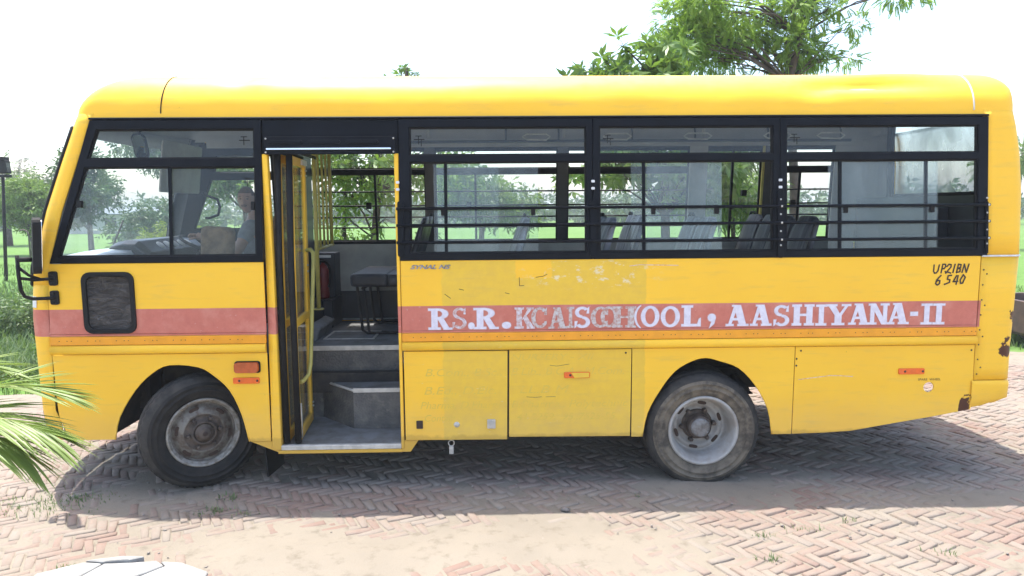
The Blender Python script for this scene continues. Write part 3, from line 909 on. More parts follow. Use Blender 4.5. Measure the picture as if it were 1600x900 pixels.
# ---- rear panel
def rear_shell(levels, name, keep=None, mat=None, extra=0.0):
    mb = MB(); rows = []
    for z in levels:
        y0 = ins(z) - extra
        rows.append([(3.5, y0, z), (3.58, y0, z)] + [(x + extra, y, z) for x, y in plan_rear(interp(REAR, z), y0, W - 2 * y0)] + [(3.58, W - y0, z), (3.5, W - y0, z)])
    n = len(rows[0])
    fs = []
    for i in range(len(rows) - 1):
        for j in range(n - 1):
            if keep is None or keep(i, j, n):
                fs.append((i * n + j, i * n + j + 1, (i + 1) * n + j + 1, (i + 1) * n + j))
    mb.add([p for r_ in rows for p in r_], fs, True)
    o = mb.build(name, mat or M['paint'], BUS)
    m = o.modifiers.new('thickness', 'SOLIDIFY'); m.thickness = 0.012 if mat is None else 0.004; m.offset = -1
    return o
jw0, jw1 = 9, 14
lv = [0.757, 0.85, 1.01, 1.2, 1.4, 1.667]
rear_shell(lv, 'rear_panel')
lv2 = [1.672, 1.85, 2.0, 2.126, 2.26, 2.40, 2.53, 2.60, 2.66, 2.711]
rear_shell(lv2, 'rear_upper_panel', keep=lambda i, j, n: not (3 <= i < 9 and jw0 <= j <= jw1))
rear_shell(lv2[:], 'rear_lining', keep=lambda i, j, n: not (3 <= i < 9 and jw0 <= j <= jw1), mat=M['lining'], extra=-0.024)
rw = rear_shell(lv2[3:10], 'rear_window', keep=lambda i, j, n: jw0 <= j <= jw1, mat=M['glass_film'])
# the rear inner lining below the window
mb = MB(); mb.box((3.60, 0.10, 0.95), (3.62, 2.0, 2.11)); mb.build('rear_bulkhead', M['dash_dark'], BUS)
mb = MB(); mb.box((3.50, 0.55, 1.78), (3.60, 1.15, 2.02)); mb.build('rear_reflection_box', M['dash_dark'], BUS, bevel=0.01)  # dark box added to stand for a dark shape reflected in the side glass
mb = MB()
for y in (0.30, W - 0.30):
    mb.tube([(3.775, y + (0.085 if y < 1 else -0.085), 2.12), (3.735, y + (0.11 if y < 1 else -0.11), 2.74), (3.70, y + (0.17 if y < 1 else -0.17), 2.86)], 0.032, 6)
mb.tube([(3.78, 0.33, 2.125), (3.81, 1.05, 2.125), (3.78, 1.77, 2.125)], 0.02, 6)
mb.build('rear_window_frame', M['rubber'], rw)
# weld joint on the rear corner at waist height, and the tail bumper corner
mb = MB()
pts = [(3.50, -0.003, 1.670)] + [(x, y - 0.002, 1.670) for x, y in plan_rear(3.722, 0, W)[:7]]
mb.tube(pts, 0.0075, 6); mb.build('weld_joint', M['white'], BUS)
mb = MB(); rows = []
for z, sh in ((0.545, -0.06), (0.575, -0.015), (0.62, 0.006), (0.72, 0.012), (0.745, 0.004), (0.752, -0.03)):
    y0 = -0.012 - min(0, sh) * 0.4
    rows.append([(3.482, y0, z - 0.0), (3.58, y0, z + (0.016 if z < 0.6 else 0))] + [(x + sh, y, z + (0.035 if z < 0.6 else 0)) for x, y in plan_rear(3.695, y0, W - 2 * y0)] + [(3.58, W - y0, z), (3.505, W - y0, z)])
n = len(rows[0])
mb.add([p for r_ in rows for p in r_], [(i * n + j, i * n + j + 1, (i + 1) * n + j + 1, (i + 1) * n + j) for i in range(5) for j in range(n - 1)], True)
mb.build('rear_bumper', M['paint'], BUS)

# ---- side panels below the waist
def arc_pts(pts, seg=3):
    """Catmull-Rom through points"""
    P = [Vector((*p, 0)) for p in pts]; out = []
    for i in range(len(P) - 1):
        a, b, c, d = P[max(i - 1, 0)], P[i], P[i + 1], P[min(i + 2, len(P) - 1)]
        for k in range(seg):
            t = k / seg
            q = 0.5 * ((2 * b) + (c - a) * t + (2 * a - 5 * b + 4 * c - d) * t * t + (3 * b - a - 3 * c + d) * t ** 3)
            out.append((q.x, q.y))
    return out + [pts[-1]]
ARCH_F = arc_pts([(-2.765, 0.395), (-2.725, 0.56), (-2.603, 0.757), (-2.47, 0.885), (-2.341, 0.943), (-2.139, 0.925), (-2.03, 0.86), (-1.921, 0.748), (-1.845, 0.57), (-1.802, 0.367)])
ARCH_R = arc_pts([(1.055, 0.363), (1.09, 0.54), (1.178, 0.708), (1.285, 0.85), (1.407, 0.925), (1.512, 0.950), (1.618, 0.925), (1.76, 0.87), (1.885, 0.742), (1.985, 0.56), (2.02, 0.367)])
FX = -3.166
def rrect(x0, x1, z0, z1, r, k=4):
    out = []
    for cx, cz, a0 in ((x1 - r, z0 + r, -90), (x1 - r, z1 - r, 0), (x0 + r, z1 - r, 90), (x0 + r, z0 + r, 180)):
        for i in range(k + 1):
            a = R(a0 + 90 * i / k)
            out.append((cx + r * math.cos(a), cz + r * math.sin(a)))
    return out
def side_plate(name, loops, d0=0.0, d1=0.012, mat=None, fn=near, bevel=0.0025, parent=BUS):
    return MB().plate(loops, fn, d0, d1).build(name, mat or M['paint'], parent, bevel=bevel)
lower = {}
for fn, tagx in ((near, 1), (far, 0)):
    if tagx:
        up1 = side_plate('side_panel', [[(FX, 1.168), (-1.645, 1.168), (-1.645, 1.670), (-3.135, 1.670), (-3.158, 1.4)], rrect(-2.905, -2.565, 1.185, 1.597, 0.05)], fn=fn)
        up2 = side_plate('side_panel', [[(-0.680, 1.168), (3.494, 1.168), (3.494, 1.670), (-0.680, 1.670)]], fn=fn)
        # strips of the same skin that carry the lower edge of the stripe
        segs = ((FX, -1.648), (-0.680, 3.494))
    else:
        up = side_plate('side_panel', [[(FX, 1.112), (3.494, 1.112), (3.494, 1.670), (-3.135, 1.670), (-3.158, 1.4)]], fn=fn)
        segs = ((FX, 3.494),)
    for a, b in segs:
        if tagx:
            side_plate('side_panel', [[(a, 1.152), (b, 1.152), (b, 1.166), (a, 1.166)]], fn=fn, bevel=0)
            side_plate('orange_trim', [[(a, 1.090), (b, 1.090), (b, 1.150), (a, 1.150)]], -0.010, 0.012, M['orange'], fn)
        mb = MB()
        prof = [(1.022, 0.0), (1.026, -0.016), (1.040, -0.026), (1.062, -0.028), (1.078, -0.022), (1.086, -0.010), (1.087, 0.0)]
        vs = [fn(x, z, d) for x in (a, b) for z, d in prof]
        k = len(prof)
        mb.add(vs, [(i, i + 1, k + i + 1, k + i) for i in range(k - 1)] + [tuple(range(k)), tuple(range(2 * k - 1, k - 1, -1))], True)
        mb.build('rub_rail', M['paint'], BUS)
    front_end = -1.648 if tagx else -1.2
    side_plate('wing_panel', [[(-3.172, 0.62), (-3.085, 0.395)] + ARCH_F + [(front_end, 0.367), (front_end, 1.020), (FX, 1.020)]], fn=fn)
    side_plate('rear_arch_panel', [[(0.978, 0.363)] + ARCH_R + [(2.161, 0.367), (2.165, 1.020), (0.978, 1.020)]], fn=fn)
    side_plate('tail_panel', [[(2.167, 0.367), (2.40, 0.372), (2.60, 0.383), (2.85, 0.425), (3.20, 0.482), (3.494, 0.535), (3.497, 0.75), (3.494, 1.020), (2.171, 1.020)],
                              [(3.169 + 0.038 * math.cos(2 * math.pi * i / 20), 0.706 + 0.038 * math.sin(2 * math.pi * i / 20)) for i in range(20)]], fn=fn)
    if tagx:
        lk = side_plate('locker_door', [[(-0.672, 0.361), (0.066, 0.358), (0.074, 1.016), (-0.672, 1.018)]], -0.006, 0.010, fn=fn)
        side_plate('side_hatch', [[(0.080, 0.374), (0.968, 0.368), (0.972, 1.018), (0.086, 1.018)]], fn=fn)
    else:
        side_plate('side_hatch', [[(-1.19, 0.367), (0.968, 0.365), (0.968, 1.018), (-1.19, 1.018)]], fn=fn)
# dark liner behind the near side seams
for lo_, hi_ in (((-0.66, 0.014, 0.40), (1.0, 0.03, 1.15)), ((2.05, 0.014, 0.56), (3.05, 0.03, 1.15)), ((-3.10, 0.014, 0.97), (-1.66, 0.03, 1.14)), ((1.002, 0.014, 0.975), (2.048, 0.03, 1.15)), ((-3.13, 0.014, 0.45), (-2.80, 0.03, 0.968)), ((3.28, 0.014, 0.60), (3.5, 0.03, 1.15))):
    MB().box(lo_, hi_).build('inner_skin', M['dark'], BUS)
# arch lips
for pts in (ARCH_F, ARCH_R):
    for fn in (near, far):
        mb = MB(); mb.tube([fn(x, z, 0.004) for x, z in pts], 0.007, 6); mb.build('arch_lip', M['paint'], BUS)
# wheel housings: dark liners arching over each wheel
for cx, y0, y1, r_ in ((-2.29, 0.015, 0.50, 0.50), (1.53, 0.015, 0.62, 0.52)):
    for flip in (0, 1):
        mb = MB()
        n = 20
        vs = []
        for i in range(n + 1):
            a = math.pi * i / n * (0.70 if cx > 0 else 1.0)
            for y in (y0, y1):
                yy = W - y if flip else y
                vs.append((cx - r_ * 1.0 * math.cos(a), yy, 0.42 + (0.56 if cx < 0 else 0.56) * math.sin(a)))
        mb.add(vs, [(2 * i, 2 * i + 1, 2 * i + 3, 2 * i + 2) for i in range(n)], True)
        mb.build('wheel_housing', M['dark'], BUS)

# ---- door posts, header, sill
mb = MB().plate([[(-1.640, 0.300), (-1.574, 0.300), (-1.574, 1.60), (-1.603, 2.425), (-1.640, 2.425)]], near, -0.004, 0.05)
mb.build('door_post', M['paint'], BUS, bevel=0.004)
mb = MB().plate([[(-0.706, 0.300), (-0.684, 0.300), (-0.684, 1.672), (-0.684, 2.425), (-0.716, 2.425), (-0.706, 1.60)]], near, -0.004, 0.05)
mb.build('door_post', M['paint'], BUS, bevel=0.004)
for x0, x1, x2, x3 in ((-1.80, -1.60, -1.575, -1.66), (-0.700, -0.58, -0.62, -0.700)):
    mb = MB().plate([[(x0 if x0 < -1 else x2 - 0.085, 0.365 if x0 < -1 else 0.270), (x1 - 0.06 if x0 > -1 else x2, 0.270), (x2 if x0 < -1 else x1, 0.30 if x0 < -1 else 0.358), (x2 if x0 < -1 else x2 - 0.085, 0.365 if x0 < -1 else 0.358)]], near, 0.006, 0.10)
    mb.build('sill_bracket', M['paint'], BUS, bevel=0.003)
hd = MB().plate([[(-1.640, 2.427), (-0.684, 2.427), (-0.684, 2.666), (-1.640, 2.666)]], near, 0.006, 0.04).build('door_header', M['black'], BUS, bevel=0.004)
mb = MB().plate([rrect(-1.618, -0.700, 2.420, 2.545, 0.012, 2)], near, -0.022, -0.004)
mb.build('vent_plate', M['black'], hd, bevel=0.004)
for a_ in (-1.575, -1.310, -1.045):
    MB().plate([rrect(a_, a_ + 0.225, 2.494, 2.518, 0.010, 3)], near, -0.034, -0.012).build('vent_rib', M['black'], hd, bevel=0.008, seg=2)
mb = MB().plate([rrect(-1.60, -0.73, 2.452, 2.464, 0.005, 2)], near, -0.036, -0.024).build('silver_strip', M['chrome'], hd, bevel=0.005, seg=2)
for x in (-1.605, -0.715):
    mb = MB()
    for z in (2.435, 2.53):
        mb.lathe([(0, -0.028), (0.005, -0.028), (0.007, -0.022)], 8, (x, ins(z), z))
    mb.build('header_bolt', M['alu'], hd)
sill = MB()
sill.box((-1.575, -0.004, 0.298), (-0.706, 0.03, 0.332)); sill.build('door_sill', M['alu'], BUS, bevel=0.003)
mb = MB(); mb.box((-1.60, 0.0, 0.270), (-0.70, 0.03, 0.2965)); mb.build('sill_trim', M['paint'], BUS, bevel=0.003)

# ---- window frames on the near side
def window(name, outer, holes, fn, bars=True, d0=-0.008, d1=0.035, rail=None):
    w = MB().plate([outer] + holes, fn, d0, d1).build(name, M['black'], BUS, bevel=0.004)
    lip = MB()
    for h in holes:
        c = np.mean(h, 0)
        inner = [(a + (0.010 if a < c[0] else -0.010), b + (0.010 if b < c[1] else -0.010)) for a, b in h]
        outr = [(a + (-0.001 if a < c[0] else 0.001), b + (-0.001 if b < c[1] else 0.001)) for a, b in h]
        lip.plate([outr, inner], fn, 0.010, 0.026)
    lip.build('glazing_bead', M['rubber'], w)
    return w
def pane(w, poly, fn, d=0.018, mat='glass', edge=None):
    p = MB().plate([poly], fn, d, d + 0.003).build('pane', M[mat], w)
    if edge:
        x, z0, z1 = edge
        MB().plate([[(x - 0.011, z0), (x + 0.011, z0), (x + 0.011, z1), (x - 0.011, z1)]], fn, d - 0.006, d + 0.009).build('pane_stile', M['black'], w)
    return p
ZS, ZT, ZR0, ZR1 = 1.722, 2.605, 2.361, 2.411
# driver's window: slanted front edge
def fx_at(z):
    return -3.062 + (z - 1.716) * (0.278 / 0.883)
def hole4(x0a, x0b, x1, z0, z1):
    return [(x0a, z0), (x1, z0), (x1, z1), (x0b, z1)]
w0o = [(-3.128, 1.672), (-1.642, 1.672), (-1.642, 2.666), (-2.826, 2.666)]
w0h = [hole4(fx_at(1.718), fx_at(2.338), -1.690, 1.718, 2.338), hole4(fx_at(2.397), fx_at(2.60), -1.692, 2.397, 2.60)]
w0 = window('side_window', w0o, w0h, near)
pane(w0, hole4(fx_at(2.39), fx_at(2.605), -1.686, 2.39, 2.605), near)
pane(w0, hole4(fx_at(1.71), fx_at(2.345), -2.27, 1.71, 2.345), near, 0.014, edge=(-2.287, 1.712, 2.342))
pane(w0, hole4(-2.31, -2.31, -1.684, 1.71, 2.345), near, 0.024)
mb = MB().plate([rrect(-2.925, -2.895, 2.06, 2.11, 0.006, 2)], near, -0.016, 0.02); mb.build('window_latch', M['rubber'], w0)
mb = MB().plate([rrect(-1.722, -1.700, 2.035, 2.095, 0.004, 2)], near, 0.0, 0.022); mb.build('window_latch', M['rubber'], w0)
SPANS = [(-0.682, 0.687, -0.606, 0.642), (0.689, 2.027, 0.736, 1.980), (2.029, 3.536, 2.076, 3.462)]
SLIDE = [[(-0.44, 0.300, -0.355, 0.018), (-0.42, 0.02, None, 0.026)], [(0.965, 1.615, 1.055, 0.018), (1.08, 1.62, None, 0.026)], [(2.385, 3.175, 2.47, 0.018), (2.47, 3.19, 3.10, 0.026)]]
for (xa, xb, ha, hb), sl in zip(SPANS, SLIDE):
    w = window('side_window', [(xa, 1.672), (xb, 1.672), (xb, 2.666), (xa, 2.666)], [hole4(ha, ha, hb, ZS, ZR0), hole4(ha, ha, hb, ZR1, ZT)], near)
    pane(w, hole4(ha - .005, ha - .005, hb + .005, ZR1 - .005, ZT + .005), near)
    for x0, x1, ed, d in sl:
        pane(w, hole4(x0, x0, x1, ZS - .005, ZR0 + .005), near, d, 'glass_dusty', (ed, ZS, ZR0) if ed else None)
        mb = MB().plate([rrect(x1 - 0.05 if d < 0.02 else x0 + 0.03, (x1 - 0.05 if d < 0.02 else x0 + 0.03) + 0.03, 1.985, 2.045, 0.006, 2)], near, d - 0.012, d + 0.014)
        mb.build('window_latch', M['rubber'], w)
    # small maker's sticker on the upper pane
    mb = MB()
    for (a, b, c, d) in ((0.03, 0.035, 0.0, 0.055), (0.0, 0.075, 0.03, 0.036), (0.012, 0.055, 0.055, 0.06), (0.05, 0.055, -0.015, 0.03)):
        mb.plate([[(ha + 0.03 + a, 2.49 + c), (ha + 0.03 + b, 2.49 + c), (ha + 0.03 + b, 2.49 + d), (ha + 0.03 + a, 2.49 + d)]], near, 0.0168 - 0.0002 * len(mb.f) / 10, 0.0175)
    mb.build('glass_marking', M['rubber'], w)
# driver's sticker
mb = MB()
for x_, zz in ((-1.80, 2.49), (-1.78, 2.20)):
    for (a, b, c, d) in ((0.03, 0.035, 0.0, 0.055), (0.0, 0.075, 0.03, 0.036), (0.012, 0.055, 0.055, 0.06)):
        mb.plate([[(x_ + a, zz + c), (x_ + b, zz + c), (x_ + b, zz + d), (x_ + a, zz + d)]], near, 0.0128 - 0.0002 * len(mb.f) / 10, 0.0133)
mb.build('glass_marking', M['rubber'], w0)
# guard bars and their straps
for z in (2.037, 1.920, 1.800):
    MB().tube([near(-0.70, z, -0.032), near(0.9, z + 0.001, -0.034), near(2.0, z, -0.033), near(3.532, z, -0.032)], 0.0105, 8).build('guard_bar', M['black'], BUS)
for x, z0, z1 in ((-0.672, 1.70, 2.09), (0.688, 1.69, 2.09), (2.028, 1.67, 2.16), (3.520, 1.69, 2.06)):
    st = MB().plate([rrect(x - (0.022 if x < 3 else 0.010), x + (0.022 if x < 3 else 0.010), z0, z1, 0.016 if x < 3 else 0.006, 3)], near, -0.022, -0.006).build('guard_strap', M['black'], BUS, bevel=0.003)
    mb = MB()
    for z in ((2.037, 1.92, 1.80) if x < 1 else (2.085, 2.037, 1.98, 1.92, 1.86, 1.80, 1.76)):
        dd = 0.046 if z in (2.037, 1.92, 1.80) else 0.024
        mb.lathe([(0, -dd), (0.006, -dd), (0.0085, -dd + 0.006)], 8, (x, ins(z), z))
    mb.build('strap_bolt', M['alu'] if x > 1 else M['black'], st)
for x in (-0.690, 0.689, 2.028):
    mb = MB()
    for z in (2.172, 2.222):
        mb.plate([rrect(x - 0.012, x + 0.012, z - 0.009, z + 0.009, 0.004, 2)], near, -0.017, -0.0085)
    mb.build('white_clip', M['white'], BUS)
# square corner window in the front panel
sq = MB().plate([rrect(-2.918, -2.552, 1.172, 1.610, 0.06), rrect(-2.885, -2.585, 1.205, 1.577, 0.045)], near, -0.014, 0.014).build('corner_window', M['rubber'], BUS, bevel=0.006, seg=2)
MB().plate([rrect(-2.888, -2.582, 1.202, 1.580, 0.045)], near, 0.004, 0.008).build('pane', M['foil'], sq)

# ---- far side: windows, pillars, lining, bars
FAR = [(-2.92, -2.12, -2.80, -2.18), (-2.10, -0.660, -1.96, -0.692), (-0.640, 0.660, -0.590, 0.606), (0.664, 2.00, 0.712, 1.905), (2.02, 2.70, 2.085, 2.625), (2.74, 3.536, 2.80, 3.345)]
for i, (xa, xb, ha, hb) in enumerate(FAR):
    zb = 1.722 if i != 4 else 1.70
    if i == 0:
        holes = [hole4(-2.98, -2.78, hb, 1.85, 2.335), hole4(-2.74, -2.70, hb, 2.40, 2.56)]
        w = window('side_window', [(-3.168, 1.672), (xb, 1.672), (xb, 2.666), (-2.866, 2.666)], holes, far)
    elif i == 4:
        w = window('emergency_window', [(xa, 1.672), (xb, 1.672), (xb, 2.666), (xa, 2.666)], [hole4(ha, ha, hb, 1.722, 2.585)], far)
        MB().plate([[(2.335, 1.72), (2.357, 1.72), (2.357, 2.59), (2.335, 2.59)]], far, 0.004, 0.03).build('window_divider', M['black'], w)
        pane(w, hole4(ha, ha, hb, 1.72, 2.59), far, 0.018, 'glass')
        mb = MB().plate([rrect(2.44, 2.49, 2.14, 2.20, 0.008, 2)], far, 0.02, 0.06); mb.build('window_latch', M['rubber'], w)
        continue
    else:
        w = window('side_window', [(xa, 1.672), (xb, 1.672), (xb, 2.666), (xa, 2.666)], [hole4(ha, ha, hb, zb, 2.375), hole4(ha, ha, hb, 2.425, 2.600)], far)
        pane(w, hole4(ha, ha, hb, 2.42, 2.605), far)
        mid_ = {1: -1.186, 2: -0.20, 3: 1.02, 5: 3.026}[i]
        pane(w, hole4(mid_, mid_, hb, zb, 2.38), far, 0.018, 'glass', (mid_, zb, 2.375))
        for z in (2.205, 2.067, 1.953, 1.851):
            MB().tube([far(ha - 0.03, z, -0.02), far(hb + 0.03, z, -0.02)], 0.009, 6).build('guard_bar', M['black'], w)
        mb = MB().plate([rrect(mid_ - 0.09, mid_ - 0.04, 2.035, 2.10, 0.008, 2)], far, 0.03, 0.06); mb.build('window_latch', M['rubber'], w)
mb = MB().plate([[(3.537, 1.672), (3.60, 1.672), (3.60, 2.70), (3.537, 2.70)]], far, 0.0, 0.02); mb.build('rear_corner_panel', M['paint'], BUS)
# inner wall lining on the far side, below and above the windows and over the pillars
def fin(x, z, d):
    return (x, W - 0.050 - ins(z) - d, z)
MB().plate([[(-2.9, 0.93), (3.60, 0.93), (3.60, 1.690), (-2.9, 1.690)]], fin, 0.0, 0.01).build('wall_lining', M['panel'], BUS)
MB().plate([[(-1.64, 0.95), (3.60, 0.95), (3.60, 1.225), (-1.64, 1.225)]], fin, 0.011, 0.02).build('kick_panel', M['dash_dark'], BUS)
MB().plate([[(-2.78, 2.628), (3.60, 2.628), (3.60, 2.72), (-2.78, 2.72)]], fin, 0.0, 0.01).build('cove_lining', M['lining'], BUS)
for a, b, mt in ((-0.690, -0.592, 'dash_dark'), (0.608, 0.710, 'dash_dark'), (1.907, 2.083, 'panel'), (2.627, 2.650, 'pole'), (2.652, 2.80, 'dash_dark'), (3.347, 3.60, 'lining'), (-2.16, -1.97, 'dash_dark')):
    MB().plate([[(a, 1.692), (b, 1.692), (b, 2.626), (a, 2.626)]], fin, -0.004, 0.012).build('pillar_cover', M[mt], BUS)
# near side inside lining, over the windows and below them
def nin(x, z, d):
    return (x, ins(z) + 0.045 + d, z)
MB().plate([[(-2.78, 2.628), (3.60, 2.628), (3.60, 2.72), (-2.78, 2.72)]], nin, 0.0, 0.01).build('cove_lining', M['lining'], BUS)
MB().plate([[(-0.68, 1.06), (3.60, 1.06), (3.60, 1.690), (-0.68, 1.690)]], nin, 0.0, 0.01).build('wall_lining', M['panel'], BUS)
MB().plate([[(-3.08, 1.06), (-1.66, 1.06), (-1.66, 1.690), (-3.08, 1.690)]], nin, 0.0, 0.01).build('wall_lining', M['dash_dark'], BUS)

# ---- floor, steps, platform, engine cover
for lo_, hi_ in (((-1.64, 0.726, 0.88), (-0.70, 2.04, 0.922)), ((-0.6995, 0.06, 0.88), (0.995, 2.04, 0.922)), ((0.9955, 0.64, 0.88), (2.0545, 1.46, 0.922)), ((2.055, 0.06, 0.88), (3.60, 2.04, 0.922))):
    MB().box(lo_, hi_).build('floor', M['floor'], BUS)
for y_ in (0.06, 1.462):
    MB().box((0.996, y_, 0.985), (2.054, y_ + 0.578, 1.02)).build('wheel_box', M['floor'], BUS)
mb = MB(); mb.box((-1.60, 0.715, 0.886), (-0.71, 0.724, 0.926)); mb.build('floor_edge_strip', M['alu'], BUS, bevel=0.002)
mb = MB(); mb.box((-1.60, 0.724, 0.30), (-0.71, 0.7255, 0.886)); mb.build('step_riser', M['step'], BUS)
mb = MB(); mb.box((-1.60, 0.031, 0.296), (-0.71, 0.7225, 0.328)); mb.build('lower_step', M['floor'], BUS)
mb = MB().plate([[(-1.125, 0.392), (-0.712, 0.388), (-0.712, 0.722), (-1.44, 0.722)]], lambda a, b, d: (a, b, d), 0.640, 0.329); stp = mb.build('middle_step', M['step'], BUS)
mb = MB().plate([[(-1.115, 0.402), (-0.714, 0.398), (-0.714, 0.7215), (-1.425, 0.7215)]], lambda a, b, d: (a, b, d), 0.644, 0.6405); mb.build('step_tread', M['floor'], stp)
mb = MB(); mb.box((-1.125, 0.384, 0.618), (-0.713, 0.392, 0.652))
mb.tube([(-1.125, 0.388, 0.635), (-1.44, 0.715, 0.635)], 0.012, 4)
mb.build('step_edge_strip', M['alu'], stp, bevel=0.002)
mb = MB(); mb.box((-0.712, 0.035, 0.30), (-0.706, 0.72, 0.92)); mb.build('stairwell_side', M['step'], BUS)
mb = MB(); mb.box((-1.64, 0.07, 0.30), (-1.603, 0.72, 1.19)); mb.build('stairwell_side', M['step'], BUS)
pf = MB(); pf.box((-3.05, 0.72, 0.60), (-1.64, 2.04, 1.19)); pf.box((-1.6395, 1.62, 0.923), (-1.55, 2.04, 1.188)); pf.build('driver_platform', M['dash_dark'], BUS, bevel=0.008)
mb = MB(); mb.box((-3.05, 0.05, 1.0), (-1.645, 0.715, 1.12)); mb.build('front_floor', M['floor'], BUS)
mb = MB().plate([[(-1.50, 1.02), (-1.06, 1.02), (-1.06, 1.42), (-1.50, 1.42)], [(-1.48, 1.04), (-1.08, 1.04), (-1.08, 1.40), (-1.48, 1.40)]], lambda a, b, d: (a, b, d), 0.928, 0.9225); mb.build('floor_hatch_frame', M['alu'], BUS)
mb = MB(); mb.box((-1.62, 0.95, 0.923), (-1.52, 1.5, 1.05), rot=(0, 0.35, 0)); mb.build('hinged_flap', M['floor'], BUS, bevel=0.01)

# ---- folding door: two leaves folded inwards at the front post
def leaf_fn(p0, p1):
    a = Vector(p0); b = Vector(p1)
    u = (b - a); n_ = Vector((u.y, -u.x, 0)).normalized(); L_ = u.length
    def f(s_, z, d):
        lean = -max(0.0, z - 1.69) * 0.0873 * -1
        return (a.x + u.x * s_ / L_ + n_.x * d, a.y + u.y * s_ / L_ + n_.y * d + lean, z)
    return f, L_
for p0, p1, top in (((-1.545, 0.035, 0), (-1.575, 0.63, 0), 2.43), ((-1.462, 0.035, 0), (-1.515, 0.62, 0), 2.42)):
    f, L_ = leaf_fn(p0, p1)
    z0 = 0.34
    ld = MB().plate([[(0.03, z0), (L_, z0), (L_, top), (0.03, top)], [(0.075, z0 + 0.07), (L_ - 0.055, z0 + 0.07), (L_ - 0.055, 1.18), (0.075, 1.18)], [(0.075, 1.235), (L_ - 0.055, 1.235), (L_ - 0.055, top - 0.06), (0.075, top - 0.06)]], f, -0.014, 0.014).build('door_leaf', M['paint_in'], BUS, bevel=0.004)
    MB().plate([[(0.07, z0 + 0.06), (L_ - 0.05, z0 + 0.06), (L_ - 0.05, 1.19), (0.07, 1.19)]], f, -0.003, 0.003).build('door_glass', M['glass_dusty'], ld)
    MB().plate([[(0.07, 1.23), (L_ - 0.05, 1.23), (L_ - 0.05, top - 0.05), (0.07, top - 0.05)]], f, -0.003, 0.003).build('door_glass', M['glass_dusty'], ld)
    sl_ = MB(); sl_.tube([f(0.01, z0, 0), f(0.01, 1.69, 0), f(0.01, top, 0)], 0.024, 8); sl_.build('door_seal', M['rubber'], ld)
    if p0[0] > -1.5:
        h_ = MB()
        h_.tube([f(L_ - 0.03, 1.715, 0.016), f(L_ - 0.05, 1.725, 0.05), f(L_ - 0.09, 1.70, 0.075), f(L_ - 0.11, 1.64, 0.08), f(0.20, 0.88, 0.075), f(0.17, 0.81, 0.065), f(0.12, 0.775, 0.035), f(0.09, 0.77, 0.016)], 0.0155, 10)
        h_.build('door_handle', M['pole'], ld)
        MB().plate([rrect(L_ - 0.22, L_ - 0.02, top - 0.045, top - 0.008, 0.004, 2)], f, 0.016, 0.030).build('door_plate', M['white'], ld)
        b_ = MB()
        for zz in (0.46, 0.49, 1.55, 1.60, 2.30, 2.34):
            b_.tube([f(L_ - 0.02, zz, 0.012), f(L_ - 0.02, zz, 0.026)], 0.008, 6)
        b_.tube([f(0.06, 0.36, 0.02), f(0.06, 0.62, 0.02)], 0.006, 6)
        b_.build('door_bolt', M['alu'], ld)
mb = MB()
for x in (-1.50, -1.40):
    mb.tube([(x, 0.14, 2.44), (x - 0.02, 0.66, 2.44)], 0.012, 6)
mb.box((-1.6, 0.10, 2.43), (-0.72, 0.14, 2.46)); mb.build('door_track', M['dark'], BUS)

# ---- grab rails behind the driver
pl = MB(); pl.tube([(-1.515, 0.98, 1.19), (-1.515, 0.99, 2.0), (-1.515, 1.0, 2.78)], 0.018, 10)
for x, y in ((-1.53, 1.18), (-1.545, 1.38), (-1.56, 1.58)):
    pl.tube([(x, y, 1.70), (x, y, 2.66)], 0.0105, 8)
pl.tube([(-1.575, 1.80, 1.70), (-1.575, 1.80, 2.78)], 0.017, 10)
pl.tube([(-1.515, 0.98, 1.70), (-1.58, 1.86, 1.70)], 0.013, 8)
pl.tube([(-1.515, 0.98, 2.60), (-1.575, 1.80, 2.66)], 0.013, 8)
pl.tube([(-1.515, 0.98, 1.19), (-1.515, 0.98, 1.20)], 0.045, 12)
pl.build('grab_rail', M['pole'], BUS)
mb = MB(); mb.box((-1.90, 1.55, 1.19), (-1.80, 2.02, 2.60)); mb.box((-1.90, 0.95, 1.19), (-1.85, 1.55, 1.55)); mb.build('driver_partition', M['dash_dark'], BUS, bevel=0.01)
mb = MB(); mb.box((-1.78, 1.80, 1.192), (-1.555, 2.03, 1.62)); bx_ = mb.build('equipment_box', M['dash_dark'], BUS, bevel=0.006)
MB().plate([[(-1.70, 1.575), (-1.59, 1.575), (-1.59, 1.60), (-1.70, 1.60)]], lambda a, b, d: (a, 1.80 + d, b), -0.003, 0.001).build('box_label', M['white'], bx_)
for y in (0.32, 1.78):
    rl = MB(); rl.tube([(-1.4, y, 2.66), (1.0, y, 2.665), (3.4, y, 2.66)], 0.014, 8)
    for x in (-1.2, 0.1, 0.6, 1.3, 1.9, 2.6, 3.3):
        rl.tube([(x, y, 2.66), (x, y + (0.0), 2.74), (x, y + (-0.06 if y < 1 else 0.06), 2.86)], 0.009, 6)
    rl.build('luggage_rail', M['dash_dark'], BUS)
for x in (0.25, 1.0, 1.75, 2.5, 3.0):
    hh = MB(); hh.tube([(x, 1.62, 2.69), (x + 0.04, 1.62, 2.665), (x + 0.22, 1.62, 2.66), (x + 0.26, 1.62, 2.69), (x + 0.22, 1.62, 2.715), (x + 0.04, 1.62, 2.715)], 0.008, 6, closed=True)
    hh.build('hand_loop', M['alu'], BUS)
for x in (-0.64, 0.66, 2.02):
    pts = [(x, ins(ZC) + 0.05 + 0.297 - 0.25 * math.cos(R(t)), ZC + 0.235 * math.sin(R(t))) for t in range(0, 86, 12)]
    pts += [(x, W - p[1], p[2]) for p in reversed(pts)]
    MB().tube(pts, 0.018, 6).build('roof_hoop', M['panel'], BUS)

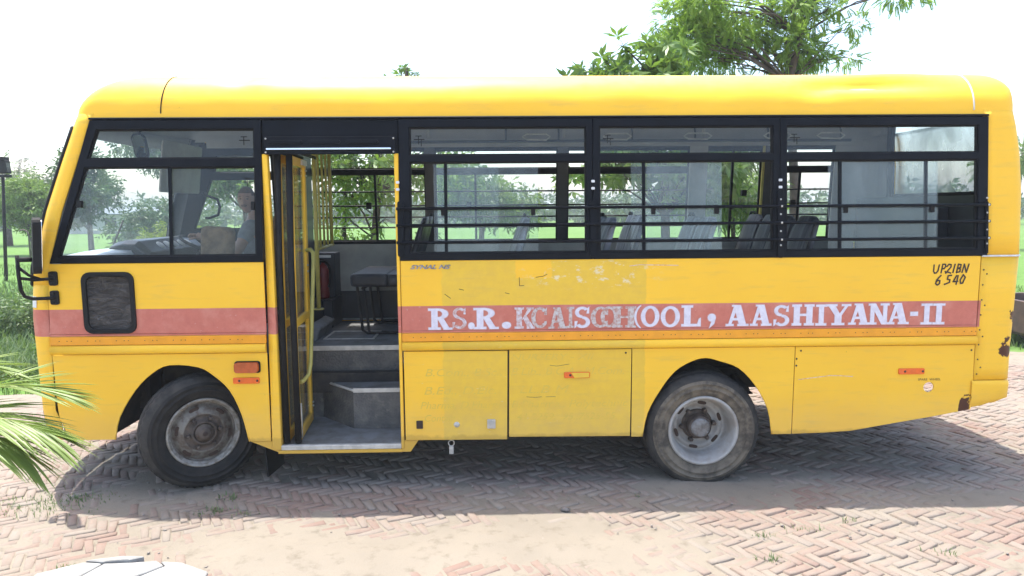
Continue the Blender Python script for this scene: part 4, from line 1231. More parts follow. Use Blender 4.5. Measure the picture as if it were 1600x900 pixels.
# ---- seats: one built, the rest copied
def make_seat(mat):
    fr = MB()
    for y in (0.08, 0.78):
        fr.tube([(-0.34, y, 0.42), (-0.30, y, 0.02), (-0.02, y, 0.02), (0.06, y, 0.42)], 0.014, 8)
    fr.tube([(-0.34, 0.04, 0.42), (-0.34, 0.82, 0.42)], 0.014, 8); fr.tube([(0.06, 0.04, 0.42), (0.06, 0.82, 0.42)], 0.014, 8)
    fo = fr.build('passenger_seat', M['dark'], None)
    cu = MB(); cu.box((-0.38, 0.02, 0.43), (0.08, 0.84, 0.545)); cu.build('seat_cushion', M[mat], fo, bevel=0.04, seg=3)
    bk = MB()
    for y0 in (0.025, 0.435):
        n_, k_ = 10, 7
        vs = []
        for sgn in (0, 1):
            for i in range(k_):
                t = i / (k_ - 1)
                z = 0.50 + 0.54 * t
                xx = 0.05 + 0.16 * t
                hw = 0.198 * (1 - 0.16 * t ** 4)
                for j in range(n_):
                    s_ = -1 + 2 * j / (n_ - 1)
                    zz = z - (0.045 * abs(s_) ** 4 if i == k_ - 1 else 0)
                    th_ = (0.045 - 0.02 * s_ * s_) * (1 - 0.5 * t ** 6)
                    vs.append((xx + (th_ if sgn else -th_), y0 + 0.2 + hw * s_, zz))
        g = k_ * n_
        fs = []
        for i in range(k_ - 1):
            for j in range(n_ - 1):
                a = i * n_ + j
                fs.append((a, a + n_, a + n_ + 1, a + 1)); fs.append((g + a, g + a + 1, g + a + n_ + 1, g + a + n_))
        for i in range(k_ - 1):
            for j in (0, n_ - 1):
                a = i * n_ + j
                fs.append((a, a + g, a + g + n_, a + n_) if j else (a, a + n_, a + g + n_, a + g))
        for j in range(n_ - 1):
            a = (k_ - 1) * n_ + j
            fs.append((a, a + g, a + g + 1, a + 1))
        bk.add(vs, fs, True)
    bk.build('backrest', M[mat], fo)
    gh = MB(); gh.tube([(0.20, 0.66, 0.98), (0.215, 0.66, 1.045), (0.215, 0.68, 1.06), (0.215, 0.76, 1.06), (0.215, 0.78, 1.045), (0.20, 0.78, 0.98)], 0.013, 8)
    gh.build('grab_handle', M['rubber'], fo)
    return fo
def put(o, x, y, rz=0.0):
    o.parent = BUS
    o.matrix_parent_inverse = Matrix.Translation(-world_loc(BUS))
    o.location = (x, y, 0.922); o.rotation_euler = (0, 0, rz)
SEATS = {}
def place_seat(mat, x, y, rz=0.0):
    if mat not in SEATS:
        SEATS[mat] = make_seat(mat)
        put(SEATS[mat], x, y, rz)
        return
    src = SEATS[mat]
    c = src.copy(); COL.objects.link(c)
    put(c, x, y, rz)
    for ch in src.children:
        d = ch.copy(); COL.objects.link(d); d.parent = c
for x, mt in ((0.02, 'seat_grey'), (0.66, 'seat_grey'), (1.40, 'seat_grey'), (2.16, 'seat')):
    place_seat(mt, x, 0.10)
for x, mt in ((-0.84, 'seat'), (1.10, 'seat_grey'), (2.30, 'seat')):
    place_seat(mt, x, 1.16)
mb = MB(); mb.box((-1.28, 1.14, 1.36), (-0.95, 1.98, 1.475)); mb.build('jump_seat', M['seat'], BUS, bevel=0.03, seg=3)
for y in (1.25, 1.85):
    MB().tube([(-1.24, y, 1.36), (-1.20, y, 0.96), (-1.16, y, 0.935), (-0.9, y, 0.935)], 0.013, 8).build('jump_seat_leg', M['dark'], BUS)

# ---- driver's place
ds = MB()
ds.box((-2.36, 1.25, 1.26), (-1.90, 1.78, 1.40)); ds.build('driver_seat_cushion', M['tan'], BUS, bevel=0.04, seg=3)
mb = MB(); mb.box((-2.0, 1.26, 1.38), (-1.92, 1.77, 2.0), rot=(0, 0.12, 0)); mb.build('driver_seat_back', M['tan'], BUS, bevel=0.04, seg=3)
mb = MB(); mb.box((-2.3, 1.35, 1.19), (-1.98, 1.68, 1.26)); mb.build('driver_seat_base', M['dark'], BUS)
mb = MB()
mb.box((-2.385, 0.70, 1.42), (-2.13, 0.83, 1.905), rot=(0, 0.06, 0)); mb.box((-2.62, 0.48, 1.30), (-2.15, 0.86, 1.42))
mb.build('front_seat', M['tan'], BUS, bevel=0.045, seg=4)
eg = MB(); eg.box((-3.0, 0.86, 1.19), (-2.0, 1.22, 1.36)); eg.build('engine_cover', M['dash_dark'], BUS, bevel=0.05, seg=3)
da = MB()
prof = [(-3.50, 1.55), (-3.45, 1.67), (-3.30, 1.70), (-3.10, 1.715), (-2.93, 1.705), (-2.90, 1.66), (-2.92, 1.45), (-3.0, 1.25)]
ny = 12
vs = []
for j in range(ny):
    t = j / (ny - 1)
    y = 0.16 + 1.80 * t
    e = 0.19 * (2 * abs(t - 0.5)) ** 2.2
    for x, z in prof:
        k_ = (x + 2.9) / -0.6
        vs.append((x + e * max(0.0, k_), y, z + 0.02 * math.sin(math.pi * t)))
k_ = len(prof)
da.add(vs, [(j * k_ + i, j * k_ + i + 1, (j + 1) * k_ + i + 1, (j + 1) * k_ + i) for j in range(ny - 1) for i in range(k_ - 1)] + [tuple(range(k_ - 1, -1, -1)), tuple((ny - 1) * k_ + i for i in range(k_))], True)
dash = da.build('dashboard', M['dash'], BUS)
bn = MB()
bp2 = [(-3.14, 1.70), (-3.10, 1.775), (-3.0, 1.80), (-2.90, 1.795), (-2.80, 1.70), (-2.84, 1.55), (-3.0, 1.5)]
vs = [(x, y, z - (0.03 if y in (0.72, 1.86) else 0)) for y in (0.72, 0.80, 1.78, 1.86) for x, z in bp2]
k_ = len(bp2)
bn.add(vs, [(j * k_ + i, j * k_ + (i + 1) % k_, (j + 1) * k_ + (i + 1) % k_, (j + 1) * k_ + i) for j in range(3) for i in range(k_)] + [tuple(range(k_ - 1, -1, -1)), tuple(3 * k_ + i for i in range(k_))])
bn.build('instrument_panel', M['dash_dark'], dash, bevel=0.012, seg=2)
gz = MB()
for i in range(5):
    gz.lathe([(0, 0), (0.04, 0), (0.045, 0.01)], 16)
    k0 = len(gz.v) - 48
    for q in range(k0, len(gz.v)):
        p = gz.v[q]
        gz.v[q] = (-2.842 + p[2] * 0.7 - p[1] * 0.7, 1.05 + 0.13 * i + p[0], 1.752 + p[2] * -0.62 - p[1] * 0.7)
gz.build('gauge', M['white'], dash)
sw_c = Vector((-2.66, 1.47, 1.725)); sw_n = Vector((0.40, 0.0, 0.92)).normalized()
su = Vector((0, 1, 0)); sv = sw_n.cross(su)
sw = MB(); sw.tube([sw_c + (su * math.cos(2 * math.pi * i / 32) + sv * math.sin(2 * math.pi * i / 32)) * 0.205 for i in range(32)], 0.014, 8, closed=True)
for a in (20, 160, 270):
    sw.tube([sw_c - sw_n * 0.04, sw_c + (su * math.cos(R(a)) + sv * math.sin(R(a))) * 0.2], 0.012, 6)
sw.tube([sw_c - sw_n * 0.02, sw_c - sw_n * 0.5], 0.03, 8)
sw.build('steering_wheel', M['rubber'], BUS)
sv_ = MB(); sv_.plate([rrect(1.0, 1.78, 2.19, 2.62, 0.02, 2)], lambda a, b, d: (-2.76 - (2.62 - b) * 0.12 + d, a, b), 0.0, 0.012); sv_.build('sun_visor', M['panel'], BUS)
hb = MB(); hb.tube([(-2.84, 1.96, 2.20), (-2.80, 1.93, 2.18), (-2.68, 1.9, 2.14), (-2.66, 1.9, 2.07), (-2.68, 1.9, 1.99), (-2.78, 1.93, 1.96), (-2.82, 1.96, 1.96)], 0.013, 8); hb.build('grab_handle', M['rubber'], BUS)
im = MB(); im.tube([(-2.86, 0.95, 2.76), (-2.89, 0.93, 2.70), (-2.90, 0.92, 2.66)], 0.010, 6)
im.plate([rrect(-0.055, 0.055, -0.10, 0.10, 0.04)], lambda a, b, d: (-2.90 + a * 0.86 - b * 0.15, 0.92 + a * 0.25 + d, 2.56 + b), -0.012, 0.02)
imo = im.build('inside_mirror', M['rubber'], BUS)
MB().plate([rrect(-0.045, 0.045, -0.088, 0.088, 0.035)], lambda a, b, d: (-2.90 + a * 0.86 - b * 0.15, 0.92 + a * 0.25 + d, 2.56 + b), -0.016, -0.013).build('mirror_glass', M['mirror'], imo)
for y in (0.55, 1.35):
    wp = MB(); wp.tube([pf_at(1.50, 10) + Vector((-0.02, 0, 0)) if y < 1 else pf_at(1.50, 14) + Vector((-0.02, 0, 0)), (pf_at(1.95, 8) if y < 1 else pf_at(1.95, 15)) + Vector((-0.02, 0, 0))], 0.008, 6)
    wp.build('wiper', M['rubber'], BUS)

# ---- outside mirror on its black arm
mr = MB()
top_ = Vector((-3.20, -0.12, 1.80)); a1 = Vector((-3.25, -0.10, 1.72))
mr.tube([(-3.262, -0.13, 1.74), (-3.262, -0.13, 1.60), (-3.258, -0.125, 1.50), (-3.245, -0.11, 1.455), (-3.21, -0.08, 1.435), (-3.16, -0.04, 1.432), (-3.10, -0.012, 1.432)], 0.0125, 8)
mr.tube([(-3.262, -0.13, 1.585), (-3.20, -0.07, 1.565), (-3.10, -0.012, 1.568)], 0.011, 8)
mr.tube([(-3.262, -0.13, 1.66), (-3.22, -0.09, 1.60), (-3.17, -0.05, 1.568)], 0.010, 8)
mr.tube([(-3.262, -0.13, 1.71), (-3.18, -0.11, 1.71)], 0.017, 8)
mro = mr.build('side_mirror', M['rubber'], BUS)
def mir(a, b, d):                          # turned to face the driver: almost edge-on from the door side
    return (-3.135 - 0.56 * a + 0.83 * d + 0.06 * b, -0.10 + 0.83 * a + 0.56 * d, 1.805 + b)
mh = MB().plate([rrect(-0.115, 0.115, -0.19, 0.19, 0.05)], mir, -0.032, 0.018)
mh.build('mirror_head', M['rubber'], mro, bevel=0.012, seg=2)
MB().plate([rrect(-0.10, 0.10, -0.175, 0.175, 0.04)], mir, 0.019, 0.022).build('mirror_glass', M['mirror'], mro)
for z in (1.568, 1.433):
    b_ = MB().plate([rrect(-3.135, -3.078, z - 0.05, z + 0.05, 0.015)], near, -0.018, 0.0)
    for zz in (z - 0.032, z + 0.032):
        b_.lathe([(0, -0.026), (0.007, -0.026), (0.009, -0.018)], 8, (-3.107, 0, zz))
    b_.build('mirror_bracket', M['rubber'], mro, bevel=0.004)

# ---- rivets along the trim and up the rear corner seam
def rivets(pts, r_=0.0026, parent=BUS):
    mb = MB()
    for x, z in pts:
        mb.lathe([(0, -0.0135), (r_, -0.012), (r_ * 1.5, -0.0095)], 6, (x, 0, z))
    return mb
rv = rivets([(x + q, 1.121) for x in np.arange(-3.10, -1.70, 0.20) for q in (0, 0.055, 0.085)] + [(x + q, 1.121) for x in np.arange(-0.60, 3.45, 0.20) for q in (0, 0.055, 0.085)])
rv.build('rivets', M['ink'], BUS, kind='stuff')
rv = MB()
for x, zs in ((3.520, np.arange(0.80, 1.66, 0.11)), (3.545, np.arange(0.85, 1.66, 0.23))):
    for z in zs:
        rv.lathe([(0, -0.004), (0.004, -0.0035), (0.0065, 0.0)], 6, (x, 0, z))
for x, z in ((2.18, 0.93), (2.18, 0.88), (3.47, 0.62), (3.47, 0.98), (2.21, 0.99), (0.93, 0.99), (-0.60, 0.98)):
    rv.lathe([(0, -0.004), (0.005, -0.0035), (0.008, 0.0)], 6, (x, -0.0002, z))
rv.build('rivets', M['ink'], BUS, kind='stuff')
# ---- lamps, reflectors, locks, mud flap, tow pad
lm = MB().plate([rrect(-1.872, -1.705, 0.884, 0.955, 0.018)], near, -0.045, 0.0).build('indicator_lamp', M['amber'], BUS, bevel=0.014, seg=3)
MB().plate([rrect(-1.880, -1.697, 0.876, 0.962, 0.018)], near, -0.010, -0.001).build('lamp_base', M['rubber'], lm)
for x0, x1, z, mt in ((-1.895, -1.708, 0.820, 'orange_lens'), (0.482, 0.668, 0.832, 'orange_lens'), (2.935, 3.125, 0.829, 'orange_lens')):
    r_ = MB().plate([rrect(x0, x1, z - 0.0215, z + 0.0215, 0.006, 2)], near, -0.012, 0.0).build('side_reflector', M[mt], BUS, bevel=0.003)
    mb = MB()
    for x in (x0 + 0.045, x1 - 0.014):
        mb.lathe([(0, -0.0145), (0.007, -0.0145), (0.009, -0.0125)], 8, (x, 0, z))
    mb.build('reflector_screw', M['ink'], r_)
    if 0 < x0 < 1:
        MB().plate([[(x0 + 0.075, z - 0.019), (x1 - 0.006, z - 0.017), (x1 - 0.006, z + 0.018), (x0 + 0.050, z + 0.018)]], near, -0.0150, -0.0122).build('paint_overspray', M['paint'], r_)
mb = MB().plate([rrect(-0.592, -0.545, 0.448, 0.508, 0.004, 2)], near, -0.012, -0.006).build('door_lock', M['ink'], lk)
mb = MB(); mb.lathe([(0, -0.016), (0.013, -0.016), (0.019, -0.011), (0.022, -0.006)], 16, (-0.300, 0, 0.474)); mb.build('lock_barrel', M['alu'], lk)
mb = MB().plate([rrect(-0.078, -0.018, 0.445, 0.512, 0.006, 2)], near, -0.020, -0.006)
mb.plate([rrect(-0.060, -0.036, 0.452, 0.500, 0.004, 2)], near, -0.030, -0.0205); mb.build('door_latch', M['alu'], lk, bevel=0.003)
mb = MB(); mb.box((-1.70, 0.06, 0.075), (-1.688, 0.34, 0.40), rot=(0, -0.05, -0.12)); mb.build('mud_flap', M['rubber'], BUS)
mb = MB(); mb.tube([(-0.345, 0.05, 0.40), (-0.345, 0.05, 0.34)], 0.008, 6)
mb.lathe([(0.018, -0.006), (0.026, -0.006), (0.026, 0.006), (0.018, 0.006)], 14, (-0.345, 0.05, 0.318), close=True)
mb.box((-0.362, 0.040, 0.235), (-0.328, 0.060, 0.296)); mb.build('hanging_hook', M['alu'], BUS, bevel=0.003)
# coupling pad seen through the round spare wheel hole
mb = MB(); mb.box((2.75, 0.85, 0.555), (3.45, 1.6, 0.60)); mb.build('spare_wheel_carrier', M['dark'], BUS)

# ---- chassis under the floor
ch = MB()
for y in (0.62, 1.36):
    ch.box((-3.2, y, 0.56), (3.5, y + 0.09, 0.72))
for x in (-3.0, -1.2, 0.2, 2.4, 3.3):
    ch.box((x, 0.71, 0.58), (x + 0.08, 1.36, 0.68))
ch.build('chassis_frame', M['dark'], BUS)
for nm_, lo_, hi_ in (('air_tank', (-3.10, 0.40, 0.50), (-2.70, 0.62, 0.92)), ('steering_box', (-2.62, 0.45, 0.70), (-2.1, 0.60, 0.90)), ('battery_box', (-0.60, 0.25, 0.42), (0.7, 0.60, 0.86)), ('fuel_tank', (0.05, 1.5, 0.42), (0.9, 1.95, 0.86))):
    MB().box(lo_, hi_).build(nm_, M['dark'], BUS, bevel=0.02)
mb = MB(); mb.tube([(-2.18, 0.25, 0.40), (-2.18, W - 0.25, 0.40)], 0.05, 10); mb.build('front_axle', M['dark'], BUS)
mb = MB(); mb.tube([(1.5, 0.35, 0.405), (1.5, 0.8, 0.405), (1.5, 0.9, 0.405), (1.5, 1.05, 0.405), (1.5, 1.2, 0.405), (1.5, 1.3, 0.405), (1.5, W - 0.35, 0.405)], [0.06, 0.07, 0.13, 0.17, 0.13, 0.07, 0.06], 12); mb.build('rear_axle', M['dark'], BUS)
for y in (0.66, 1.42):
    mb = MB()
    for k in range(4):
        mb.box((0.9 + 0.12 * k, y - 0.035, 0.50 - 0.014 * k), (2.1 - 0.12 * k, y + 0.035, 0.512 - 0.014 * k))
    mb.tube([(1.98, y, 0.50), (2.05, y, 0.62)], 0.03, 6)
    mb.build('leaf_spring', M['dark'], BUS)
mb = MB(); mb.tube([(3.10, 0.30, 0.72), (3.16, 0.30, 0.705), (3.20, 0.30, 0.735), (3.22, 0.32, 0.80)], 0.012, 6); mb.build('spare_wheel_hook', M['dark'], BUS)
mb = MB(); mb.tube([(1.92, 0.30, 0.62), (1.95, 0.9, 0.66)], 0.035, 8); mb.build('shock_absorber', M['dark'], BUS)

# ---- wheels
def tyre_profile(R0=0.425, rw=0.252, y0=-0.012, w=0.215):
    h = w / 2
    pr = [(rw, -h + 0.035), (rw + 0.012, -h + 0.012), (rw + 0.04, -h + 0.002), (rw + 0.060, -h - 0.002), (rw + 0.064, -h - 0.009), (rw + 0.070, -h - 0.009), (rw + 0.074, -h - 0.004), (rw + 0.098, -h - 0.005), (rw + 0.101, -h - 0.010), (rw + 0.106, -h - 0.010), (rw + 0.109, -h - 0.003), (rw + 0.125, -h + 0.002), (R0 - 0.030, -h + 0.014), (R0 - 0.012, -h + 0.030), (R0 - 0.003, -h + 0.042),
          (R0, -h + 0.065), (R0 - 0.008, -h + 0.069), (R0 - 0.008, -h + 0.077), (R0 + 0.002, -h + 0.081), (R0 + 0.002, -0.006), (R0 - 0.008, -0.003), (R0 - 0.008, 0.004), (R0 + 0.002, 0.007)]
    half = len(pr)
    pr += [(R0 + 0.002, h - 0.081), (R0 - 0.008, h - 0.077), (R0 - 0.008, h - 0.069), (R0, h - 0.065), (R0 - 0.003, h - 0.042), (R0 - 0.030, h - 0.014), (rw + 0.085, h + 0.004), (rw, h - 0.035)]
    return pr
def tyre(parent, mat_side, squash=0.0, org=(0, 0, 0), zground=None, n=100, R0=0.425):
    pr = tyre_profile(R0)
    mb = MB()
    def wob(i, j):
        if i in (13, 14, 15) or i in (26, 27):
            return 0.0 if j % 2 else -0.011
        return 0.0
    mb.lathe(pr, n, org, wobble=wob, smooth=True)
    if zground is not None:
        out = []
        for x, y, z in mb.v:
            if z < zground + 0.035:
                k = (zground + 0.035 - z)
                z = max(z, zground)
                y = y + (0.25 * k if y - org[1] > 0 else -0.25 * k)
            out.append((x, y, z))
        mb.v = out
    k = len(pr)
    idx = 0
    for j in range(n):
        for i in range(k - 1):
            mb.mi[idx] = 1 if 11 <= i <= 27 else 0
            idx += 1
    return mb.build('tyre', [mat_side, M['tread']], parent)
def slots(mb, n_, r_, y, w_, h_, org=(0, 0, 0), a0=0.0):
    for q in range(n_):
        a = 2 * math.pi * q / n_ + a0
        t = Vector((-math.sin(a), 0, math.cos(a))); u = Vector((math.cos(a), 0, math.sin(a)))
        pts = []
        for k in range(16):
            b = 2 * math.pi * k / 16
            cx = math.copysign(abs(math.cos(b)) ** 0.7, math.cos(b)); sx = math.copysign(abs(math.sin(b)) ** 0.7, math.sin(b))
            pts.append(Vector(org) + u * (r_ + h_ * sx) + t * (w_ * cx) + Vector((0, y, 0)))
        mb.add(pts, [tuple(reversed(range(16)))])
def front_wheel(x, y, steer, flip):
    base = MB().lathe([(0.0, -0.06), (0.05, -0.06)], 8)
    # rim: bead, step, well face, convex disc
    rm = MB()
    rm.lathe([(0.224, -0.050), (0.214, -0.036), (0.206, -0.040), (0.198, -0.050), (0.176, -0.068), (0.150, -0.082), (0.138, -0.086), (0.130, -0.080), (0.06, -0.078)], 64)
    rim = rm.build('wheel', M['rim_front'], None)
    MB().lathe([(0.254, -0.078), (0.258, -0.092), (0.250, -0.099), (0.240, -0.096), (0.236, -0.084), (0.232, -0.074), (0.226, -0.072), (0.222, -0.060), (0.2235, -0.050)], 64).build('rim_edge', M['rim_edge'], rim)
    MB().lathe([(0.136, -0.0868), (0.128, -0.0835), (0.094, -0.0835), (0.090, -0.099), (0.074, -0.105), (0.070, -0.09)], 48).build('rim_center', M['hub'], rim)
    ty = tyre(rim, M['tyre_front'])
    for q_ in range(6):
        sl_ = MB(); slots(sl_, 1, 0.183, -0.0700, 0.036, 0.0145, a0=q_ * math.pi / 3); sl_.build('rim_slot', M['ink'], rim)
    nb = MB()
    for q in range(6):
        a = 2 * math.pi * q / 6 + 0.3
        nb.lathe([(0, -0.112), (0.012, -0.110), (0.016, -0.104), (0.018, -0.082)], 6, (0.112 * math.cos(a), 0, 0.112 * math.sin(a)), smooth=False)
    nb.build('wheel_nut', M['hub'], rim)
    hb_ = MB(); hb_.lathe([(0, -0.128), (0.030, -0.128), (0.044, -0.122), (0.050, -0.108), (0.062, -0.106), (0.068, -0.098), (0.072, -0.086)], 32)
    hb_.build('hub', M['hub'], rim)
    hr = MB(); hr.lathe([(0.0, -0.1315), (0.012, -0.1315), (0.018, -0.1285)], 12); hr.build('hub_cap', M['ink'], rim)
    rim.parent = BUS; rim.matrix_parent_inverse = Matrix.Translation(-world_loc(BUS))
    rim.location = (x, y, 0.415); rim.rotation_euler = (0, 0.2, steer + (math.pi if flip else 0))
    return rim
front_wheel(-2.205, 0.150, R(33), False)
front_wheel(-2.185, W - 0.135, R(22), True)
def rear_wheel(y, flip):
    rm = MB()
    rm.lathe([(0.262, -0.086), (0.262, -0.100), (0.252, -0.106), (0.240, -0.100), (0.234, -0.084), (0.220, -0.050), (0.212, -0.010), (0.208, 0.035), (0.200, 0.060), (0.192, 0.066), (0.185, 0.058), (0.160, 0.058), (0.152, 0.066), (0.142, 0.078), (0.120, 0.080), (0.10, 0.080)], 64)
    rim = rm.build('wheel', M['rim_rear'], None)
    tyre(rim, M['tyre_rear'], zground=-0.394, R0=0.431)
    t2 = tyre(rim, M['tyre_front'], org=(0, 0.27, 0), zground=-0.394, R0=0.431)
    for q_ in range(6):
        sl_ = MB(); slots(sl_, 1, 0.172, 0.0560, 0.034, 0.0135, a0=0.35 + q_ * math.pi / 3); sl_.build('rim_slot', M['ink'], rim)
    hb_ = MB(); hb_.lathe([(0.118, 0.080), (0.112, 0.062), (0.098, 0.060), (0.092, 0.066), (0.090, 0.030), (0.086, -0.010), (0.078, -0.020), (0.0, -0.022)], 32)
    for q in range(6):
        a = 2 * math.pi * q / 6 + 0.1
        hb_.lathe([(0, 0.028), (0.016, 0.032), (0.020, 0.066)], 6, (0.122 * math.cos(a), 0, 0.122 * math.sin(a)), smooth=False)
    hb_.build('hub', M['hub'], rim)
    hc = MB(); hc.lathe([(0, -0.032), (0.060, -0.031), (0.070, -0.026), (0.072, -0.018)], 32)
    for q in range(10):
        a = 2 * math.pi * q / 10
        hc.lathe([(0, -0.034), (0.006, -0.034), (0.007, -0.028)], 6, (0.061 * math.cos(a), 0, 0.061 * math.sin(a)))
    hc.build('hub_cap', M['hubcap'], rim)
    rim.parent = BUS; rim.matrix_parent_inverse = Matrix.Translation(-world_loc(BUS))
    rim.location = (1.515, y, 0.394); rim.rotation_euler = (0, 0, math.pi if flip else 0)
rear_wheel(0.115, False)
rear_wheel(W - 0.115, True)
# ------------------------------------------------------------------ lettering on the bus
def arc2(cx, cy, rx, ry, tx, ty, a0, a1, n=14):
    o, i = [], []
    for k in range(n + 1):
        a = R(a0 + (a1 - a0) * k / n)
        o.append((cx + rx * math.cos(a), cy + ry * math.sin(a)))
        i.append((cx + (rx - tx) * math.cos(a), cy + (ry - ty) * math.sin(a)))
    return [[o[k], o[k + 1], i[k + 1], i[k]] for k in range(n)]
def rc(x0, y0, x1, y1):
    return [[(x0, y0), (x1, y0), (x1, y1), (x0, y1)]]
def glyph(c):
    if c == 'R':
        return rc(.13, 0, .40, 1) + rc(0, 0, .52, .11) + rc(0, .89, .42, 1) + arc2(.42, .745, .44, .255, .26, .105, -90, 90) + rc(.36, .895, .43, 1) + rc(.36, .49, .43, .60) + [[(.40, .50), (.66, .52), (.94, .0), (.66, .0)]] + rc(.64, 0, 1.02, .10)
    if c == 'S':
        return arc2(.48, .735, .44, .265, .23, .12, 35, 272) + arc2(.50, .275, .46, .275, .25, .12, -148, 92) + [[(.74, .68), (.90, .68), (.90, 1.0), (.80, .93)], [(.02, .0), (.12, .06), (.20, .32), (.02, .32)]]
    if c == 'K':
        return rc(.10, 0, .38, 1) + rc(0, 0, .48, .11) + rc(0, .89, .48, 1) + [[(.34, .36), (.50, .50), (.94, .95), (.70, .95)], [(.42, .52), (.60, .64), (1.0, .05), (.66, .05)]] + rc(.62, 0, 1.04, .10) + rc(.60, .90, 1.0, 1)
    if c == 'C':
        return arc2(.54, .5, .54, .5, .27, .12, 42, 318, 22) + [[(.80, .62), (.98, .62), (.98, .98), (.88, .88)], [(.84, .12), (.98, .20), (.96, .34), (.80, .30)]]
    if c == 'O':
        return arc2(.5, .5, .5, .5, .235, .125, 0, 360, 30)
    if c == 'A':
        return [[(.10, .04), (.24, .04), (.54, .98), (.36, .98)], [(.60, .04), (.92, .04), (.66, .98), (.34, .98)]] + rc(.24, .27, .68, .38) + rc(0, 0, .36, .10) + rc(.52, 0, 1.02, .10) + rc(.26, .92, .66, 1)
    if c == 'I':
        return rc(.28, 0, .74, 1) + rc(0, 0, 1, .11) + rc(0, .89, 1, 1)
    if c == 'H':
        return rc(.08, 0, .36, 1) + rc(.66, 0, .94, 1) + rc(.30, .45, .70, .56) + rc(0, 0, .44, .11) + rc(0, .89, .44, 1) + rc(.56, 0, 1.02, .11) + rc(.56, .89, 1.02, 1)
    if c == 'L':
        return rc(.13, 0, .46, 1) + rc(0, .89, .58, 1) + rc(0, 0, .98, .12) + [[(.80, .12), (.98, .12), (.98, .42), (.88, .36)]]
    if c == 'N':
        return rc(.10, 0, .30, 1) + rc(.72, .05, .92, 1) + [[(.08, 1), (.36, 1), (.92, 0), (.66, 0)]] + rc(0, 0, .42, .10) + rc(.58, .90, 1.02, 1) + rc(0, .90, .30, 1)
    if c == 'Y':
        return [[(.06, .95), (.36, .95), (.62, .46), (.40, .40)], [(.80, .95), (.94, .95), (.64, .44), (.50, .44)]] + rc(.36, 0, .65, .50) + rc(.24, 0, .78, .10) + rc(-.02, .90, .46, 1) + rc(.64, .90, 1.04, 1)
    if c == '.':
        return arc2(.5, .16, .5, .16, .5, .16, 0, 360, 16)
    if c == ',':
        return arc2(.5, .42, .48, .19, .48, .19, 0, 360, 16) + [[(.62, .42), (.98, .42), (.80, .12), (.18, -.10)]]
    if c == '-':
        return rc(0, .42, 1, .62)
    if c == '(':
        return arc2(1.5, .5, 1.5, .62, .28, .04, 118, 242, 14)
    return []
# what is painted now, and the older letters that show beside it
LET = [('R', -.490, -.322, 'letter', 0), ('S', -.322, -.215, 'letter_old', 1), ('.', -.205, -.158, 'letter', 0), ('R', -.165, .012, 'letter', 0), ('.', .036, .102, 'letter', 0),
       ('K', .128, .268, 'letter_old', 0), ('C', .246, .361, 'letter_grey', 1), ('A', .365, .499, 'letter_grey', 1), ('I', .502, .556, 'letter_grey', 1), ('S', .556, .674, 'letter', 0),
       ('C', .672, .800, 'letter_grey', 1), ('O', .745, .870, 'letter_grey', 2), ('H', .832, 1.000, 'letter_grey', 1), ('(', .985, 1.040, 'letter', 2), ('O', 1.034, 1.168, 'letter', 0), ('O', 1.178, 1.317, 'letter', 0), ('L', 1.326, 1.47, 'letter', 0),
       (',', 1.520, 1.582, 'letter', 0), ('A', 1.651, 1.814, 'letter', 0), ('A', 1.828, 1.982, 'letter', 0), ('S', 1.996, 2.118, 'letter', 0), ('H', 2.132, 2.291, 'letter', 0), ('I', 2.305, 2.385, 'letter', 0),
       ('Y', 2.382, 2.556, 'letter', 0), ('A', 2.545, 2.699, 'letter', 0), ('N', 2.692, 2.842, 'letter', 0), ('A', 2.828, 2.988, 'letter', 0), ('-', 2.998, 3.055, 'letter', 0), ('I', 3.075, 3.158, 'letter', 0), ('I', 3.166, 3.255, 'letter', 0)]
def fatten(poly, m, sx, sz):
    c = np.mean(poly, 0)
    out = []
    for x, z in poly:
        dx, dz = x - c[0], z - c[1]
        out.append((x + math.copysign(m / sx, dx), z + math.copysign(m / sz, dz)))
    return out
for c, x0, x1, mt, lay in LET:
    z0, z1 = 1.176, 1.330
    jx = random.uniform(-0.003, 0.003); jz = random.uniform(-0.003, 0.003)
    for layer, mat, fat in ((0, 'outline', 0.0042), (1, mt, 0.0)):
        if layer == 0 and mt != 'letter':
            continue
        mb = MB()
        for q, poly in enumerate(glyph(c)):
            if fat:
                poly = fatten(poly, fat, x1 - x0, z1 - z0)
            d = -0.0010 - 0.0016 * layer - 0.0022 * lay * (1 if mt != 'letter' else 0) * 0.0 - 0.00003 * q - (0.0008 if mt == 'letter' and layer else 0) - (0.0004 * lay if layer else 0)
            vs = [(x0 + (x1 - x0) * a + jx, d, z0 + (z1 - z0) * b + jz + random.uniform(-0.0006, 0.0006)) for a, b in poly]
            mb.add(vs, [tuple(range(len(vs)))])
        mb.build('letter' if layer else 'letter_outline', M[mat], up2)
